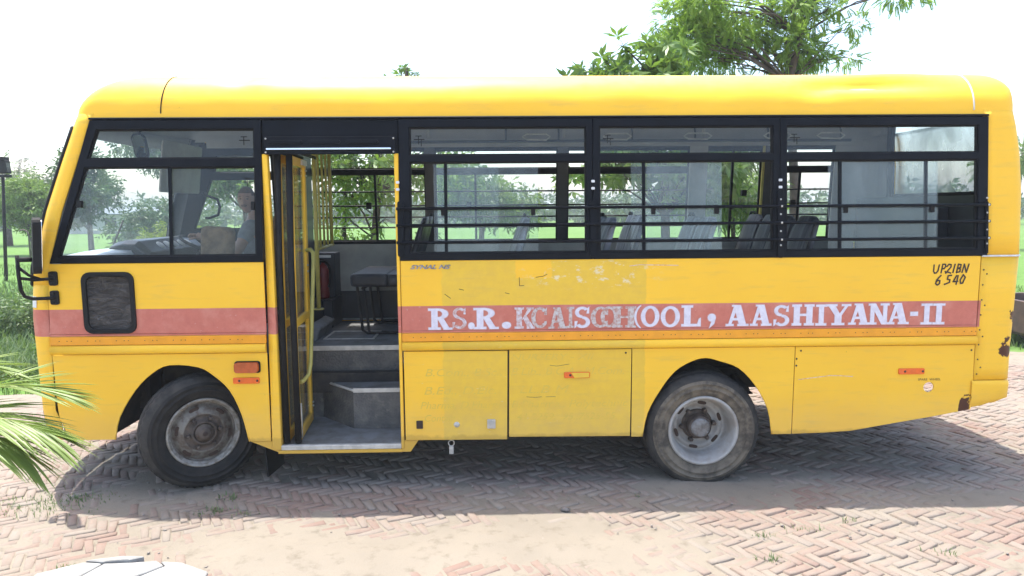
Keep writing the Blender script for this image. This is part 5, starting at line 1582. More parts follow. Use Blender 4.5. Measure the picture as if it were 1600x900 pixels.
# hand-painted registration number: brush strokes
def stroke(mb, pts, w, y=-0.0012):
    P = [Vector((x, z)) for x, z in pts]
    for i in range(len(P) - 1):
        a, b = P[i], P[i + 1]
        d = b - a
        if d.length < 1e-6: continue
        n_ = Vector((-d.y, d.x)).normalized() * w / 2
        e = d.normalized() * w * 0.35
        q = [a - e - n_, b + e - n_, b + e + n_, a - e + n_]
        mb.add([(p.x, y - 0.00004 * (len(mb.f) % 60), p.y) for p in q], [(0, 1, 2, 3)])
HAND = {'U': [[(.05, 1), (0, .25), (.2, 0), (.55, .05), (.8, .3), (1, 1)]], 'P': [[(.2, 0), (.45, 1), (.95, 1), (1, .72), (.75, .5), (.35, .48)]], '.': [[(.4, .12), (.5, .14)]],
        '2': [[(.2, .75), (.5, 1), (.9, .95), (.9, .7), (.1, .05)], [(.0, .0), (.4, .12), (.9, 0)]], '1': [[(.3, 0), (.8, 1)]], 'B': [[(.1, 0), (.4, 1), (.9, .95), (.85, .62), (.35, .5), (.8, .42), (.75, .1), (.1, 0)]],
        'N': [[(0, 0), (.3, 1), (.65, 0), (1, 1)]], '6': [[(.9, 1), (.2, .55), (.0, .15), (.3, 0), (.7, .15), (.75, .45), (.4, .5), (.1, .35)]], '5': [[(1, 1), (.45, .95), (.35, .55), (.75, .5), (.7, .2), (.1, .02)]],
        '4': [[(.6, 1), (.05, .3), (.9, .35)], [(.9, 1), (.6, 0)]], '0': [[(.6, 1), (.1, .4), (.2, 0), (.55, .05), (.95, .7), (.6, 1)]]}
mb = MB()
for ch_, x0, x1, z0, z1 in (('U', 3.152, 3.192, 1.548, 1.608), ('P', 3.200, 3.238, 1.550, 1.612), ('.', 3.232, 3.245, 1.553, 1.60), ('2', 3.240, 3.282, 1.548, 1.612), ('1', 3.286, 3.312, 1.552, 1.612), ('B', 3.316, 3.354, 1.552, 1.612), ('N', 3.360, 3.408, 1.552, 1.612),
                            ('6', 3.172, 3.212, 1.462, 1.532), ('.', 3.232, 3.243, 1.462, 1.50), ('5', 3.240, 3.286, 1.468, 1.532), ('4', 3.298, 3.338, 1.466, 1.530), ('0', 3.346, 3.388, 1.472, 1.536)):
    for s_ in HAND[ch_]:
        stroke(mb, [(x0 + (x1 - x0) * a, z0 + (z1 - z0) * b) for a, b in s_], 0.0105)
mb.build('registration_number', M['ink'], up2)

# scratches and chips where the photographed side is marked
for nm_, mt, sets in (('scratch', 'letter_old', ([(2.20, .776), (2.30, .788), (2.43, .803), (2.52, .800), (2.60, .794)], [(.95, 1.62), (1.02, 1.628), (1.30, 1.622)])),
                      ('paint_chip', 'ink', ([(.161, 1.545), (.163, 1.512), (.163, 1.485), (.195, 1.487)], [(.28, 1.545), (.33, 1.552), (.36, 1.566)], [(.06, 1.436), (.09, 1.428)], [(-.268, 1.466), (-.235, 1.458)], [(-.37, 1.43), (-.33, 1.40)]))):
    mb = MB()
    for s_ in sets:
        stroke(mb, s_, 0.004, -0.0009)
    mb.build(nm_, M[mt], BUS)
mb = MB()
for s_ in ([(.21, .673), (.27, .668), (.32, .672)], [(.35, .671), (.42, .672)], [(.38, .905), (.43, .898), (.52, .912)]):
    stroke(mb, s_, 0.003, -0.0009)
mb.build('scratch', M['hub'], BUS)

def text_mesh(name, body, x, z, h, mat, parent, y=-0.0012, shear=0.0, width=None, ext=0.0, fat=0.0):
    cu = bpy.data.curves.new(name, 'FONT')
    cu.body = body; cu.size = h / 0.70; cu.shear = shear; cu.extrude = ext; cu.offset = fat
    t = bpy.data.objects.new(name, cu)
    COL.objects.link(t)
    dg = bpy.context.evaluated_depsgraph_get()
    me = bpy.data.meshes.new_from_object(t.evaluated_get(dg))
    bpy.data.objects.remove(t)
    co = np.empty(len(me.vertices) * 3); me.vertices.foreach_get('co', co); co = co.reshape(-1, 3)
    s_ = (width / max(1e-6, co[:, 0].max() - co[:, 0].min())) if width else 1.0
    new = np.stack([x + (co[:, 0] - co[:, 0].min()) * s_, y - co[:, 2], z + co[:, 1]], -1)
    me.vertices.foreach_set('co', new.ravel())
    me.materials.clear(); me.materials.append(M[mat]); me.update()
    return link(name, me, parent)
text_mesh('spare_wheel_lettering', 'SPARE  WHEEL', 3.085, 0.757, 0.017, 'ink', BUS, width=0.170)
text_mesh('chrome_badge', 'SYNAL NS', -0.610, 1.612, 0.028, 'badge', up2, y=-0.003, shear=0.35, width=0.285, ext=0.003, fat=0.0012)
# faded lines of older signwriting on the locker door and on the hatch beside it
for left, right, z, h, (xl, wl), (xr, wr) in (('', 'NURSERY - XII', 0.945, 0.045, (0, 0), (0.10, 0.60)), ('B.Com., B.Sc.,', 'B.Lib., B.C.A., M.Com.', 0.835, 0.055, (-0.52, 0.55), (0.10, 0.82)),
                                             ('B.Ed., D.Elc.', 'LL.B M', 0.70, 0.058, (-0.53, 0.52), (0.16, 0.36)), ('Pharma, D.Pharm', 'B.Pharma., Polytechnic', 0.595, 0.052, (-0.56, 0.58), (0.10, 0.85)),
                                             ('Contact :', '41 2259,  95..7525-55', 0.50, 0.050, (-0.53, 0.26), (0.14, 0.72))):
    if left:
        text_mesh('faded_lettering', left, xl, z, h, 'ghost', lk, y=-0.0066, shear=0.25, width=wl, fat=0.0)
    text_mesh('faded_lettering', right, xr, z, h, 'ghost', BUS, y=-0.0007, shear=0.25, width=wr, fat=0.0)

# ------------------------------------------------------------------ the red extinguisher in the bus
fe = thing('fire_extinguisher', 'red fire extinguisher standing beside the black box inside the open bus door', 'fire extinguisher', (-1.66, 1.775, 1.19))
def at_(v, c):
    return [(p[0] + c[0], p[1] + c[1], p[2] + c[2]) for p in v]
mb = MB(); mb.lathe([(0, 0), (0.048, 0.0), (0.052, 0.01), (0.052, 0.27), (0.040, 0.31), (0.018, 0.325), (0.018, 0.34), (0, 0.34)], 20)
mb.v = [(-1.655 + x, 1.745 + z, 1.192 + y) for x, y, z in mb.v]
mb.build('cylinder', M['red'], fe)
mb = MB(); mb.box((-1.70, 1.735, 1.532), (-1.62, 1.755, 1.552)); mb.box((-1.72, 1.737, 1.56), (-1.635, 1.753, 1.572), rot=(0, 0.2, 0)); mb.build('valve_lever', M['rubber'], fe)
mb = MB(); mb.tube([(-1.625, 1.74, 1.535), (-1.59, 1.735, 1.50), (-1.585, 1.73, 1.40), (-1.60, 1.71, 1.30)], 0.009, 6); mb.build('hose', M['rubber'], fe)

# ------------------------------------------------------------------ the driver
def skin_body(name, joints, bones, mat, parent, root=0, levels=2):
    """one continuous surface grown over a skeleton; joints: (x, y, z, r) or (x, y, z, rx, ry)"""
    me = bpy.data.meshes.new(name)
    me.from_pydata([j[:3] for j in joints], bones, [])
    o = link(name, me, parent)
    sk = o.modifiers.new('skin', 'SKIN')
    sk.use_smooth_shade = True
    sv2 = me.skin_vertices[0].data if me.skin_vertices else None
    if sv2 is None:
        bm = bmesh.new(); bm.from_mesh(me)
        bm.verts.layers.skin.verify()
        bm.to_mesh(me); bm.free()
        sv2 = me.skin_vertices[0].data
    for i, j in enumerate(joints):
        sv2[i].radius = (j[3], j[4] if len(j) > 4 else j[3])
        sv2[i].use_root = (i == root)
    sb = o.modifiers.new('subd', 'SUBSURF'); sb.levels = levels; sb.render_levels = levels
    me.materials.append(mat)
    return o
P = thing('person', 'driver in a grey shirt at the steering wheel with his face turned towards us', 'person', (-2.15, 1.5, 1.40))
J = [(-2.12, 1.52, 1.50, .145, .165), (-2.14, 1.52, 1.64, .135, .165), (-2.17, 1.52, 1.80, .125, .185), (-2.19, 1.52, 1.905, .085, .12), (-2.205, 1.52, 1.98, .055, .055), (-2.22, 1.515, 2.04, .054, .054),
     (-2.185, 1.355, 1.885, .066), (-2.20, 1.275, 1.84, .060), (-2.235, 1.235, 1.735, .050), (-2.285, 1.25, 1.655, .042), (-2.42, 1.30, 1.70, .038), (-2.555, 1.335, 1.765, .028), (-2.595, 1.34, 1.785, .026),
     (-2.185, 1.685, 1.885, .066), (-2.21, 1.765, 1.84, .060), (-2.29, 1.80, 1.73, .050), (-2.38, 1.77, 1.675, .042), (-2.50, 1.70, 1.72, .036), (-2.59, 1.64, 1.775, .028), (-2.625, 1.625, 1.79, .026),
     (-2.14, 1.42, 1.46, .10), (-2.38, 1.40, 1.47, .085), (-2.54, 1.40, 1.46, .068), (-2.60, 1.40, 1.34, .058), (-2.62, 1.40, 1.24, .045),
     (-2.14, 1.62, 1.46, .10), (-2.38, 1.64, 1.47, .085), (-2.54, 1.64, 1.46, .068), (-2.60, 1.64, 1.34, .058), (-2.62, 1.64, 1.24, .045)]
Bn = [(0, 1), (1, 2), (2, 3), (3, 4), (4, 5), (3, 6), (6, 7), (7, 8), (8, 9), (9, 10), (10, 11), (11, 12), (3, 13), (13, 14), (14, 15), (15, 16), (16, 17), (17, 18), (18, 19), (0, 20), (20, 21), (21, 22), (22, 23), (23, 24), (0, 25), (25, 26), (26, 27), (27, 28), (28, 29)]
body = skin_body('body', J, Bn, M['skin'], P)
g_ = 0.011
Js = [(a[0], a[1], a[2], *(r + g_ for r in a[3:])) for a in J]
shirt_ids = [0, 1, 2, 3, 6, 7, 8, 13, 14, 15]
remap = {k: i for i, k in enumerate(shirt_ids)}
sj = [Js[k] for k in shirt_ids]
skin_body('shirt', sj, [(remap[a], remap[b]) for a, b in Bn if a in remap and b in remap], M['shirt'], P)
tr_ids = [0, 20, 21, 22, 23, 24, 25, 26, 27, 28, 29]
remap = {k: i for i, k in enumerate(tr_ids)}
skin_body('trousers', [Js[k] for k in tr_ids], [(remap[a], remap[b]) for a, b in Bn if a in remap and b in remap], M['trouser'], P)
for y in (1.40, 1.64):
    skin_body('shoe', [(-2.60, y, 1.225, .04), (-2.68, y, 1.222, .042), (-2.76, y, 1.215, .03)], [(0, 1), (1, 2)], M['rubber'], P)
# hands closed round the rim of the wheel
def hand(wrist, grip, side):
    w = Vector(wrist); gpt = Vector(grip)
    d = (gpt - w).normalized()
    tang = Vector((0.25, side, 0.0)).normalized()
    nrm = d.cross(tang).normalized()
    if nrm.z < 0: nrm = -nrm
    js = [(*w, .025, .022), (*(w + d * 0.045 + nrm * 0.008), .024, .036)]
    bs = [(0, 1)]
    skin_body('hand', js + [(*(w + d * 0.080 + nrm * 0.012), .018, .040)], bs + [(1, 2)], M['skin'], P)
    for q, (off, ln) in enumerate(((-.030, .9), (-.010, 1.05), (.011, 1.0), (.030, .82))):
        k = w + d * 0.082 + nrm * 0.014 + tang * off
        p1 = k + d * 0.030 * ln + nrm * 0.004; p2 = p1 + (d * 0.012 - nrm * 0.028) * ln; p3 = p2 + (-d * 0.018 - nrm * 0.012) * ln
        skin_body('finger', [(*(k - d * 0.012), .0095), (*p1, .0092), (*p2, .0085), (*p3, .0075)], [(0, 1), (1, 2), (2, 3)], M['skin'], P)
    t0 = w + d * 0.045 + tang * (-.030)
    skin_body('thumb', [(*t0, .0125), (*(t0 + d * 0.028 - tang * 0.022 - nrm * 0.012), .0108), (*(t0 + d * 0.056 - tang * 0.018 - nrm * 0.026), .0090)], [(0, 1), (1, 2)], M['skin'], P)
hand((-2.595, 1.34, 1.785), (-2.70, 1.335, 1.81), 1)
hand((-2.625, 1.625, 1.79), (-2.73, 1.62, 1.81), -1)
# head: one sculpted surface, face looking towards +x in its own axes
def head_mesh():
    nu, nv = 40, 30
    vs = []
    for j in range(nv + 1):
        ph = math.pi * j / nv
        for i in range(nu):
            a = 2 * math.pi * i / nu
            x, y, z = math.sin(ph) * math.cos(a), math.sin(ph) * math.sin(a), math.cos(ph)
            X, Y, Z = x * 0.098, y * 0.076, z * 0.118
            if Z < 0:                                   # jaw narrows, chin forward
                t = -Z / 0.118
                Y *= 1 - 0.33 * t ** 1.3
                X = X * (1 - 0.22 * t) + 0.020 * t * (1 if x > 0 else 0.55)
            if x > 0:
                front = max(0.0, x) ** 3
                g = lambda cy, cz, sy, sz: math.exp(-((Y - cy) / sy) ** 2 - ((Z - cz) / sz) ** 2)
                X += 0.026 * g(0, -0.022, 0.012, 0.020) * front + 0.010 * g(0, 0.0, 0.009, 0.025) * front          # nose
                X -= 0.010 * (g(0.030, 0.010, 0.014, 0.010) + g(-0.030, 0.010, 0.014, 0.010)) * front              # eye sockets
                X += 0.006 * g(0, 0.030, 0.045, 0.010) * front                                                       # brow
                X += 0.006 * g(0, -0.060, 0.022, 0.010) * front - 0.004 * g(0, -0.058, 0.02, 0.003) * front          # lips
                X += 0.008 * g(0, -0.098, 0.022, 0.016) * front                                                      # chin
                X -= 0.006 * g(0, -0.080, 0.03, 0.010) * front
            vs.append((X, Y, Z))
    fs = []
    for j in range(nv):
        for i in range(nu):
            fs.append((j * nu + i, (j + 1) * nu + i, (j + 1) * nu + (i + 1) % nu, j * nu + (i + 1) % nu))
    return vs, fs
HM = Matrix.Translation((-2.262, 1.500, 2.128)) @ Euler((0.0, 0.04, R(-86))).to_matrix().to_4x4()
def hput(vs):
    return [tuple(HM @ Vector(v)) for v in vs]
vs, fs = head_mesh()
hd_ = MB().add(hput(vs), fs, True).build('head', M['skin'], P)
hair = [(v[0] * 1.035 - 0.002, v[1] * 1.04, v[2] * 1.03) for v in vs]
keep = [f for f in fs if all(vs[i][2] > 0.052 - (vs[i][0] < 0.055) * 0.018 - (vs[i][0] < 0.02) * 0.03 - (vs[i][0] < -0.03) * 0.055 + 0.0 for i in f)]
MB().add(hput(hair), keep, True).build('hair', M['hair'], hd_)
for s_ in (-1, 1):
    e = MB(); q = []
    for j in range(7):
        for i in range(10):
            ph, a = math.pi * j / 6, 2 * math.pi * i / 10
            q.append((0.012 * math.sin(ph) * math.cos(a) - 0.012, s_ * (0.076 + 0.008 * math.sin(ph) * math.sin(a)), 0.002 + 0.030 * math.cos(ph)))
    e.add(hput(q), [(j * 10 + i, (j + 1) * 10 + i, (j + 1) * 10 + (i + 1) % 10, j * 10 + (i + 1) % 10) for j in range(6) for i in range(10)], True)
    e.build('ear', M['skin'], hd_)
    e = MB(); q = []
    for j in range(7):
        for i in range(10):
            ph, a = math.pi * j / 6, 2 * math.pi * i / 10
            q.append((0.085 + 0.006 * math.sin(ph) * math.cos(a), s_ * 0.030 + 0.011 * math.sin(ph) * math.sin(a), 0.010 + 0.005 * math.cos(ph)))
    e.add(hput(q), [(j * 10 + i, (j + 1) * 10 + i, (j + 1) * 10 + (i + 1) % 10, j * 10 + (i + 1) % 10) for j in range(6) for i in range(10)], True)
    e.build('eye', M['eye'], hd_)
    e = MB(); e.tube(hput([(0.088, s_ * 0.016, 0.027), (0.090, s_ * 0.030, 0.031), (0.080, s_ * 0.046, 0.027)]), 0.0035, 6); e.build('eyebrow', M['hair'], hd_)
e = MB(); e.tube(hput([(0.096, -0.020, -0.058), (0.103, 0.0, -0.0585), (0.096, 0.020, -0.058)]), 0.0026, 6); e.build('mouth', M['eye'], hd_)
e = MB(); e.tube(hput([(0.094, -0.024, -0.049), (0.106, -0.008, -0.044), (0.107, 0.008, -0.044), (0.094, 0.024, -0.049)]), 0.0045, 6); e.build('moustache', M['hair'], hd_)

# ------------------------------------------------------------------ plants
def basis(d):
    """rotation matrices whose x axis is each row of d, rolled at random"""
    d = d / np.linalg.norm(d, axis=1, keepdims=True)
    up = np.tile(np.array([0, 0, 1.0]), (len(d), 1))
    s = np.cross(up, d); nrm = np.linalg.norm(s, axis=1, keepdims=True)
    s = np.where(nrm < 1e-3, np.array([[0, 1.0, 0]]), s / np.maximum(nrm, 1e-6))
    u = np.cross(d, s)
    roll = RNG.normal(0, 0.45, len(d))[:, None]
    s2 = s * np.cos(roll) + u * np.sin(roll); u2 = -s * np.sin(roll) + u * np.cos(roll)
    return np.stack([d, s2, u2], -1)
def leaf_quads(bx, dirx, side, ln, wd, droop):
    """one lens-shaped leaf of two quads along dirx from bx"""
    b = np.array(bx); d = np.array(dirx) / np.linalg.norm(dirx); s = np.array(side) / np.linalg.norm(side)
    dn = np.array([0, 0, -1.0])
    p = [b, b + d * ln * 0.45 + s * wd / 2 + dn * droop * 0.25 * ln, b + d * ln * 0.45 - s * wd / 2 + dn * droop * 0.25 * ln, b + d * ln + dn * droop * ln,
         b + d * ln * 0.5 + dn * (droop * 0.3 * ln - 0.12 * wd)]
    return np.array(p), [(0, 2, 4, 4), (0, 4, 1, 1), (1, 4, 3, 3), (4, 2, 3, 3)]
def spray(kind):
    V, F = [], []
    def put_(q):
        v, f = q
        o = sum(len(a) for a in V)
        V.append(v); F.extend([(a + o, b + o, c + o) for a, b, c, _ in f])
    if kind == 'pinnate':
        for k in range(9):
            t = 0.12 + 0.88 * k / 8
            base = (t, 0, 0.10 * t - 0.32 * t * t)
            for s in (-1, 1):
                put_(leaf_quads(base, (0.55, s * 0.8, -0.25), (0.8, -s * 0.5, 0.1), 0.32 * (1 - 0.35 * t), 0.125, 0.22))
        put_(leaf_quads((1, 0, -0.22), (1, 0, -0.5), (0, 1, 0), 0.28, 0.09, 0.2))
    elif kind == 'whorl':
        for k in range(8):
            a = 2 * math.pi * k / 8 + 0.2 * (k % 3)
            put_(leaf_quads((0, 0, 0), (0.42 + 0.12 * (k % 2), math.cos(a), math.sin(a)), (0, -math.sin(a), math.cos(a)), 1.0 - 0.12 * (k % 3), 0.26, 0.22))
    elif kind == 'leafy':
        for k in range(9):
            t = k / 8; a = k * 2.4
            put_(leaf_quads((t * 0.9, 0, -0.12 * t), (0.5, math.cos(a) * 0.8, math.sin(a) * 0.55), (0.5, -math.sin(a), math.cos(a)), 0.46, 0.19, 0.3))
    elif kind == 'strap':
        for k in range(7):
            a = 2 * math.pi * k / 7
            put_(leaf_quads((0, 0, 0), (0.65, math.cos(a) * 0.8, math.sin(a) * 0.8), (0, -math.sin(a), math.cos(a)), 1.0, 0.15, 0.55))
    return np.concatenate(V), np.array(F)
SPR = {k: spray(k) for k in ('pinnate', 'whorl', 'leafy', 'strap')}
def crown(name, parent, clusters, kind, n, size, mat, hang=0.3, out=1.0):
    """sprays spread through the cluster balls, denser at their skins, hanging a little"""
    V0, F0 = SPR[kind]
    w = np.array([c[3] ** 2 for c in clusters]); w = w / w.sum()
    ci = RNG.choice(len(clusters), n, p=w)
    C = np.array([c[:3] for c in clusters])[ci]; rad = np.array([c[3] for c in clusters])[ci]
    d = RNG.normal(size=(n, 3)); d /= np.linalg.norm(d, axis=1, keepdims=True)
    r = rad * RNG.uniform(0.15, 1.0, n) ** 0.55
    pos = C + d * r[:, None] * np.array([1, 1, 0.75])
    ax = d * out + RNG.normal(0, 0.45, (n, 3)) + np.array([0, 0, -hang])
    B = basis(ax)
    sz = size * RNG.uniform(0.65, 1.25, n)
    V = pos[:, None, :] + np.einsum('nij,kj->nki', B, V0) * sz[:, None, None]
    F = F0[None] + (np.arange(n) * len(V0))[:, None, None]
    return np_mesh(name, V.reshape(-1, 3), F.reshape(-1, 3), mat, parent)
def trunk(parent, path, r0, clusters, mat, twigs=2):
    mb = MB()
    pts = [Vector(p) for p in path]
    k = len(pts)
    mb.tube(pts, [r0 * (1 - 0.55 * i / (k - 1)) for i in range(k)], 9)
    for (cx, cy, cz, cr) in clusters:
        c = Vector((cx, cy, cz))
        best = min(range(k), key=lambda i: (pts[i] - c).length + (0.9 if pts[i].z > cz - 0.15 else 0) + (1.0 if i == 0 else 0))
        a = pts[best]
        m1 = a.lerp(c, 0.4) + Vector((random.uniform(-.12, .12), random.uniform(-.12, .12), 0.10 * (c - a).length))
        m2 = a.lerp(c, 0.75) + Vector((random.uniform(-.1, .1), random.uniform(-.1, .1), 0.06 * (c - a).length))
        rr = r0 * 0.24 * min(1.0, 0.5 + cr)
        mb.tube([a, m1, m2, c], [rr, rr * 0.75, rr * 0.5, rr * 0.28], 6)
        for q in range(twigs):
            e = c + Vector((random.gauss(0, 1), random.gauss(0, 1), random.gauss(0.2, 0.7))).normalized() * cr * 0.95
            m = m2.lerp(e, 0.5) + Vector((0, 0, 0.05))
            mb.tube([m2, m, e], [rr * 0.42, rr * 0.28, rr * 0.10], 5)
    return mb.build('trunk', mat, parent)
def cloud(c, rad, n, r0, r1, seed, flat=0.8):
    r = random.Random(seed)
    out = []
    for _ in range(n):
        while True:
            p = Vector((r.uniform(-1, 1), r.uniform(-1, 1), r.uniform(-1, 1)))
            if p.length < 1: break
        out.append((c[0] + p.x * rad[0], c[1] + p.y * rad[1], c[2] + p.z * rad[2], r.uniform(r0, r1)))
    return out
def tree(name, label, base, path, r0, clusters, kind, n, size, leaf, bark='bark', hang=0.3, group=None, twigs=2, cat='tree'):
    t = thing(name, label, cat, (base[0], base[1], 0.0), group)
    trunk(t, [(base[0], base[1], -0.05)] + path, r0, clusters, M[bark], twigs)
    crown('crown', t, clusters, kind, n, size, M[leaf], hang)
    return t

# neem behind the bus: feathery, spreading limbs, sky between
cl = cloud((5.15, 7.1, 4.95), (0.95, 0.6, 0.55), 13, 0.18, 0.32, 31) + cloud((4.1, 7.2, 5.1), (1.55, 1.0, 0.75), 28, 0.26, 0.46, 1) + cloud((3.0, 7.0, 4.75), (0.55, 0.6, 0.55), 9, 0.28, 0.42, 2) + [(5.35, 7.2, 5.2, .36), (5.7, 7.1, 5.75, .40), (6.0, 7.2, 4.55, .24), (6.05, 7.0, 5.05, .26), (6.75, 7.1, 5.55, .34), (7.2, 7.1, 5.6, .24), (4.6, 7.1, 4.45, .28), (5.3, 7.3, 4.65, .26), (6.3, 7.5, 6.2, .5), (5.0, 7.5, 6.3, .6), (4.0, 7.3, 6.4, .6), (3.3, 7.2, 5.7, .5), (3.6, 7.1, 4.45, .22)]
tree('neem_tree', 'tall feathery neem tree with spreading bare limbs rising above the bus roof', (5.05, 7.0), [(5.12, 7.0, 1.2), (5.10, 7.02, 2.4), (5.0, 7.03, 3.4), (4.95, 7.05, 4.1), (5.15, 7.1, 4.9), (5.4, 7.15, 5.6)], 0.095, cl, 'pinnate', 5600, 0.155, 'neem', hang=0.10)
# broad whorled leaves: at the left edge of the neem, seen above the roof and through the windows
cl = cloud((1.75, 5.6, 3.95), (0.62, 0.5, 0.34), 13, 0.24, 0.36, 3) + cloud((2.6, 5.7, 3.9), (0.45, 0.5, 0.40), 10, 0.24, 0.36, 4) + cloud((1.9, 5.7, 2.75), (0.9, 0.6, 0.6), 16, 0.26, 0.38, 5) + cloud((3.0, 5.7, 2.6), (0.75, 0.5, 0.55), 13, 0.25, 0.36, 6) + [(1.35, 5.5, 3.95, .22), (1.6, 5.55, 4.15, .24), (1.15, 5.5, 3.85, .16), (2.15, 5.6, 4.25, .26), (1.85, 5.6, 4.40, .20), (2.45, 5.6, 4.35, .24), (1.3, 5.5, 4.05, .2)]
tree('broadleaf_tree', 'dark green tree with whorls of long leaves behind the middle bus windows', (2.55, 5.6), [(2.57, 5.6, 1.0), (2.55, 5.6, 1.9), (2.45, 5.62, 2.8), (2.30, 5.65, 3.5), (2.2, 5.65, 4.1)], 0.085, cl, 'whorl', 640, 0.24, 'broad', 'bark_dark', hang=0.05)
cl = cloud((3.7, 6.3, 2.6), (0.55, 0.5, 0.7), 12, 0.22, 0.34, 8) + [(4.0, 6.2, 2.0, .2)]
tree('young_tree', 'slim young tree with long drooping leaves behind the emergency window of the bus', (3.85, 6.2), [(3.83, 6.2, 1.0), (3.78, 6.25, 2.0), (3.72, 6.3, 2.9), (3.7, 6.3, 3.3)], 0.045, cl, 'strap', 190, 0.30, 'broad', 'bark_dark', hang=0.2)
# behind the open door
cl = cloud((-1.95, 5.4, 2.75), (1.05, 0.7, 0.6), 22, 0.24, 0.38, 9) + cloud((-0.75, 5.6, 2.85), (0.6, 0.6, 0.5), 10, 0.22, 0.34, 10) + [(-2.4, 5.3, 2.1, .22), (-1.6, 5.3, 1.9, .2), (-1.25, 5.4, 1.7, .22)]
tree('mango_tree', 'leafy mango tree with dark trunk seen through the open bus door', (-1.75, 5.35), [(-1.74, 5.35, 0.9), (-1.78, 5.36, 1.6), (-1.72, 5.38, 2.2), (-1.65, 5.4, 2.9)], 0.085, cl, 'leafy', 470, 0.28, 'broad', 'bark_dark', hang=0.35)
cl = cloud((-2.35, 6.0, 1.5), (0.18, 0.2, 0.75), 9, 0.15, 0.22, 12)
tree('creeper_tree', 'thin trunk wrapped in dark creeper left of the trunk behind the bus door', (-2.35, 6.0), [(-2.34, 6.0, 0.9), (-2.36, 6.0, 1.7), (-2.30, 6.0, 2.6), (-2.2, 6.0, 3.0)], 0.05, cl, 'leafy', 170, 0.20, 'broad', 'bark_dark')
cl = cloud((-1.9, 9.2, 4.0), (0.9, 0.8, 0.6), 12, 0.25, 0.38, 13) + [(-1.74, 9.0, 4.66, .20), (-1.9, 9.0, 4.52, .22), (-1.55, 9.0, 4.55, .18)]
tree('tall_tree', 'tall thin tree whose leafy tip just shows over the bus roof above the door', (-1.8, 9.1), [(-1.8, 9.1, 1.5), (-1.75, 9.1, 3.0), (-1.72, 9.05, 4.0), (-1.70, 9.0, 4.75)], 0.08, cl, 'whorl', 190, 0.17, 'broad', 'bark_dark')
# rounder pale trees further off, seen through the second window
cl = cloud((-0.35, 12.5, 2.45), (1.25, 0.9, 0.85), 20, 0.30, 0.46, 14)
tree('round_tree', 'rounded mid green tree in the field seen through the first passenger window', (-0.4, 12.5), [(-0.4, 12.5, 0.8), (-0.35, 12.5, 1.5), (-0.3, 12.5, 2.2), (-0.3, 12.5, 2.8)], 0.09, cl, 'leafy', 900, 0.34, 'mid')
cl = cloud((5.5, 11, 2.6), (1.2, 0.8, 0.9), 14, 0.26, 0.42, 15)
tree('leaning_tree', 'thin branching tree seen through the rearmost small window of the bus', (6.2, 11.0), [(6.1, 11, 1.0), (5.8, 11, 1.8), (5.5, 11, 2.6), (5.4, 11, 3.2)], 0.07, cl, 'pinnate', 330, 0.30, 'neem')
cl = cloud((-6.3, 12, 3.0), (0.9, 0.7, 0.45), 10, 0.25, 0.4, 16)
tree('garden_tree', 'leafy tree beyond the driver with leaves hanging at the top of his window', (-6.0, 12.2), [(-6.0, 12.2, 1.0), (-6.05, 12.2, 2.0), (-6.2, 12.1, 2.9), (-6.2, 12.1, 3.3)], 0.07, cl, 'leafy', 330, 0.32, 'mid')
# left of the bus: a layered pale tree in front, an older one with blossom behind
cl = [(-21.6, 28, 2.9, .75), (-20.7, 28, 2.75, .62), (-22.7, 28.2, 2.55, .62), (-21.0, 27.8, 2.1, .55), (-22.0, 27.8, 1.95, .5), (-20.3, 28, 2.2, .5), (-21.4, 27.9, 1.45, .38), (-22.9, 28, 2.0, .4), (-20.9, 28, 1.2, .3)]
tree('layered_tree', 'bright pale green tree with flat layers of foliage in the field left of the bus', (-21.4, 28.0), [(-21.4, 28, 0.6), (-21.5, 28, 1.2), (-21.4, 28, 1.9), (-21.5, 28, 2.6)], 0.10, cl, 'leafy', 1500, 0.36, 'fern', hang=0.1)
cl = cloud((-29.5, 38, 3.6), (3.6, 1.6, 1.5), 34, 0.55, 0.95, 17)
bt = tree('blossom_tree', 'tall old tree with pale blossom behind the layered tree left of the bus', (-29.3, 38.0), [(-29.3, 38, 1.0), (-29.5, 38, 2.0), (-29.2, 38, 3.0), (-29.0, 38, 4.2)], 0.22, cl, 'leafy', 700, 0.42, 'mid')
crown('blossom', bt, cloud((-29.3, 37.6, 3.9), (3.4, 1.5, 1.3), 24, 0.5, 0.9, 18), 'whorl', 260, 0.20, M['blossom'])
cl = cloud((-19.6, 29.5, 3.2), (1.5, 1.0, 1.5), 22, 0.4, 0.65, 19)
tree('windscreen_tree', 'tall pale tree seen through the slanted front window of the bus', (-19.6, 29.5), [(-19.6, 29.5, 1.0), (-19.6, 29.5, 2.2), (-19.5, 29.5, 3.4), (-19.5, 29.5, 4.4)], 0.14, cl, 'leafy', 900, 0.5, 'far')
cl = cloud((-21.0, 40, 6.3), (2.3, 1.2, 1.4), 20, 0.5, 0.8, 21)
tree('distant_tree', 'tall far tree whose crown shows at the top of the front window', (-20.5, 40.5), [(-20.5, 40.5, 2.0), (-20.6, 40.4, 4.0), (-20.8, 40.2, 6.0), (-20.9, 40.1, 7.0)], 0.2, cl, 'leafy', 620, 0.6, 'far')
cl = cloud((-15.0, 27, 1.45), (2.4, 1.0, 0.65), 22, 0.45, 0.7, 22)
tree('dark_thicket', 'low dark thicket of bushes seen low through the front window', (-15.0, 27.0), [(-15, 27, 0.4), (-15, 27, 0.9), (-15.1, 27, 1.5)], 0.09, cl, 'leafy', 1000, 0.45, 'far', cat='bush')
cl = cloud((-10.4, 18, 1.05), (1.0, 0.7, 0.62), 16, 0.28, 0.42, 23)
tree('lime_bush', 'bright yellow green bush seen through the front window beside the thin post', (-10.4, 18.0), [(-10.4, 18, 0.3), (-10.4, 18, 0.7), (-10.4, 18, 1.2)], 0.05, cl, 'leafy', 820, 0.26, 'lime', cat='bush')
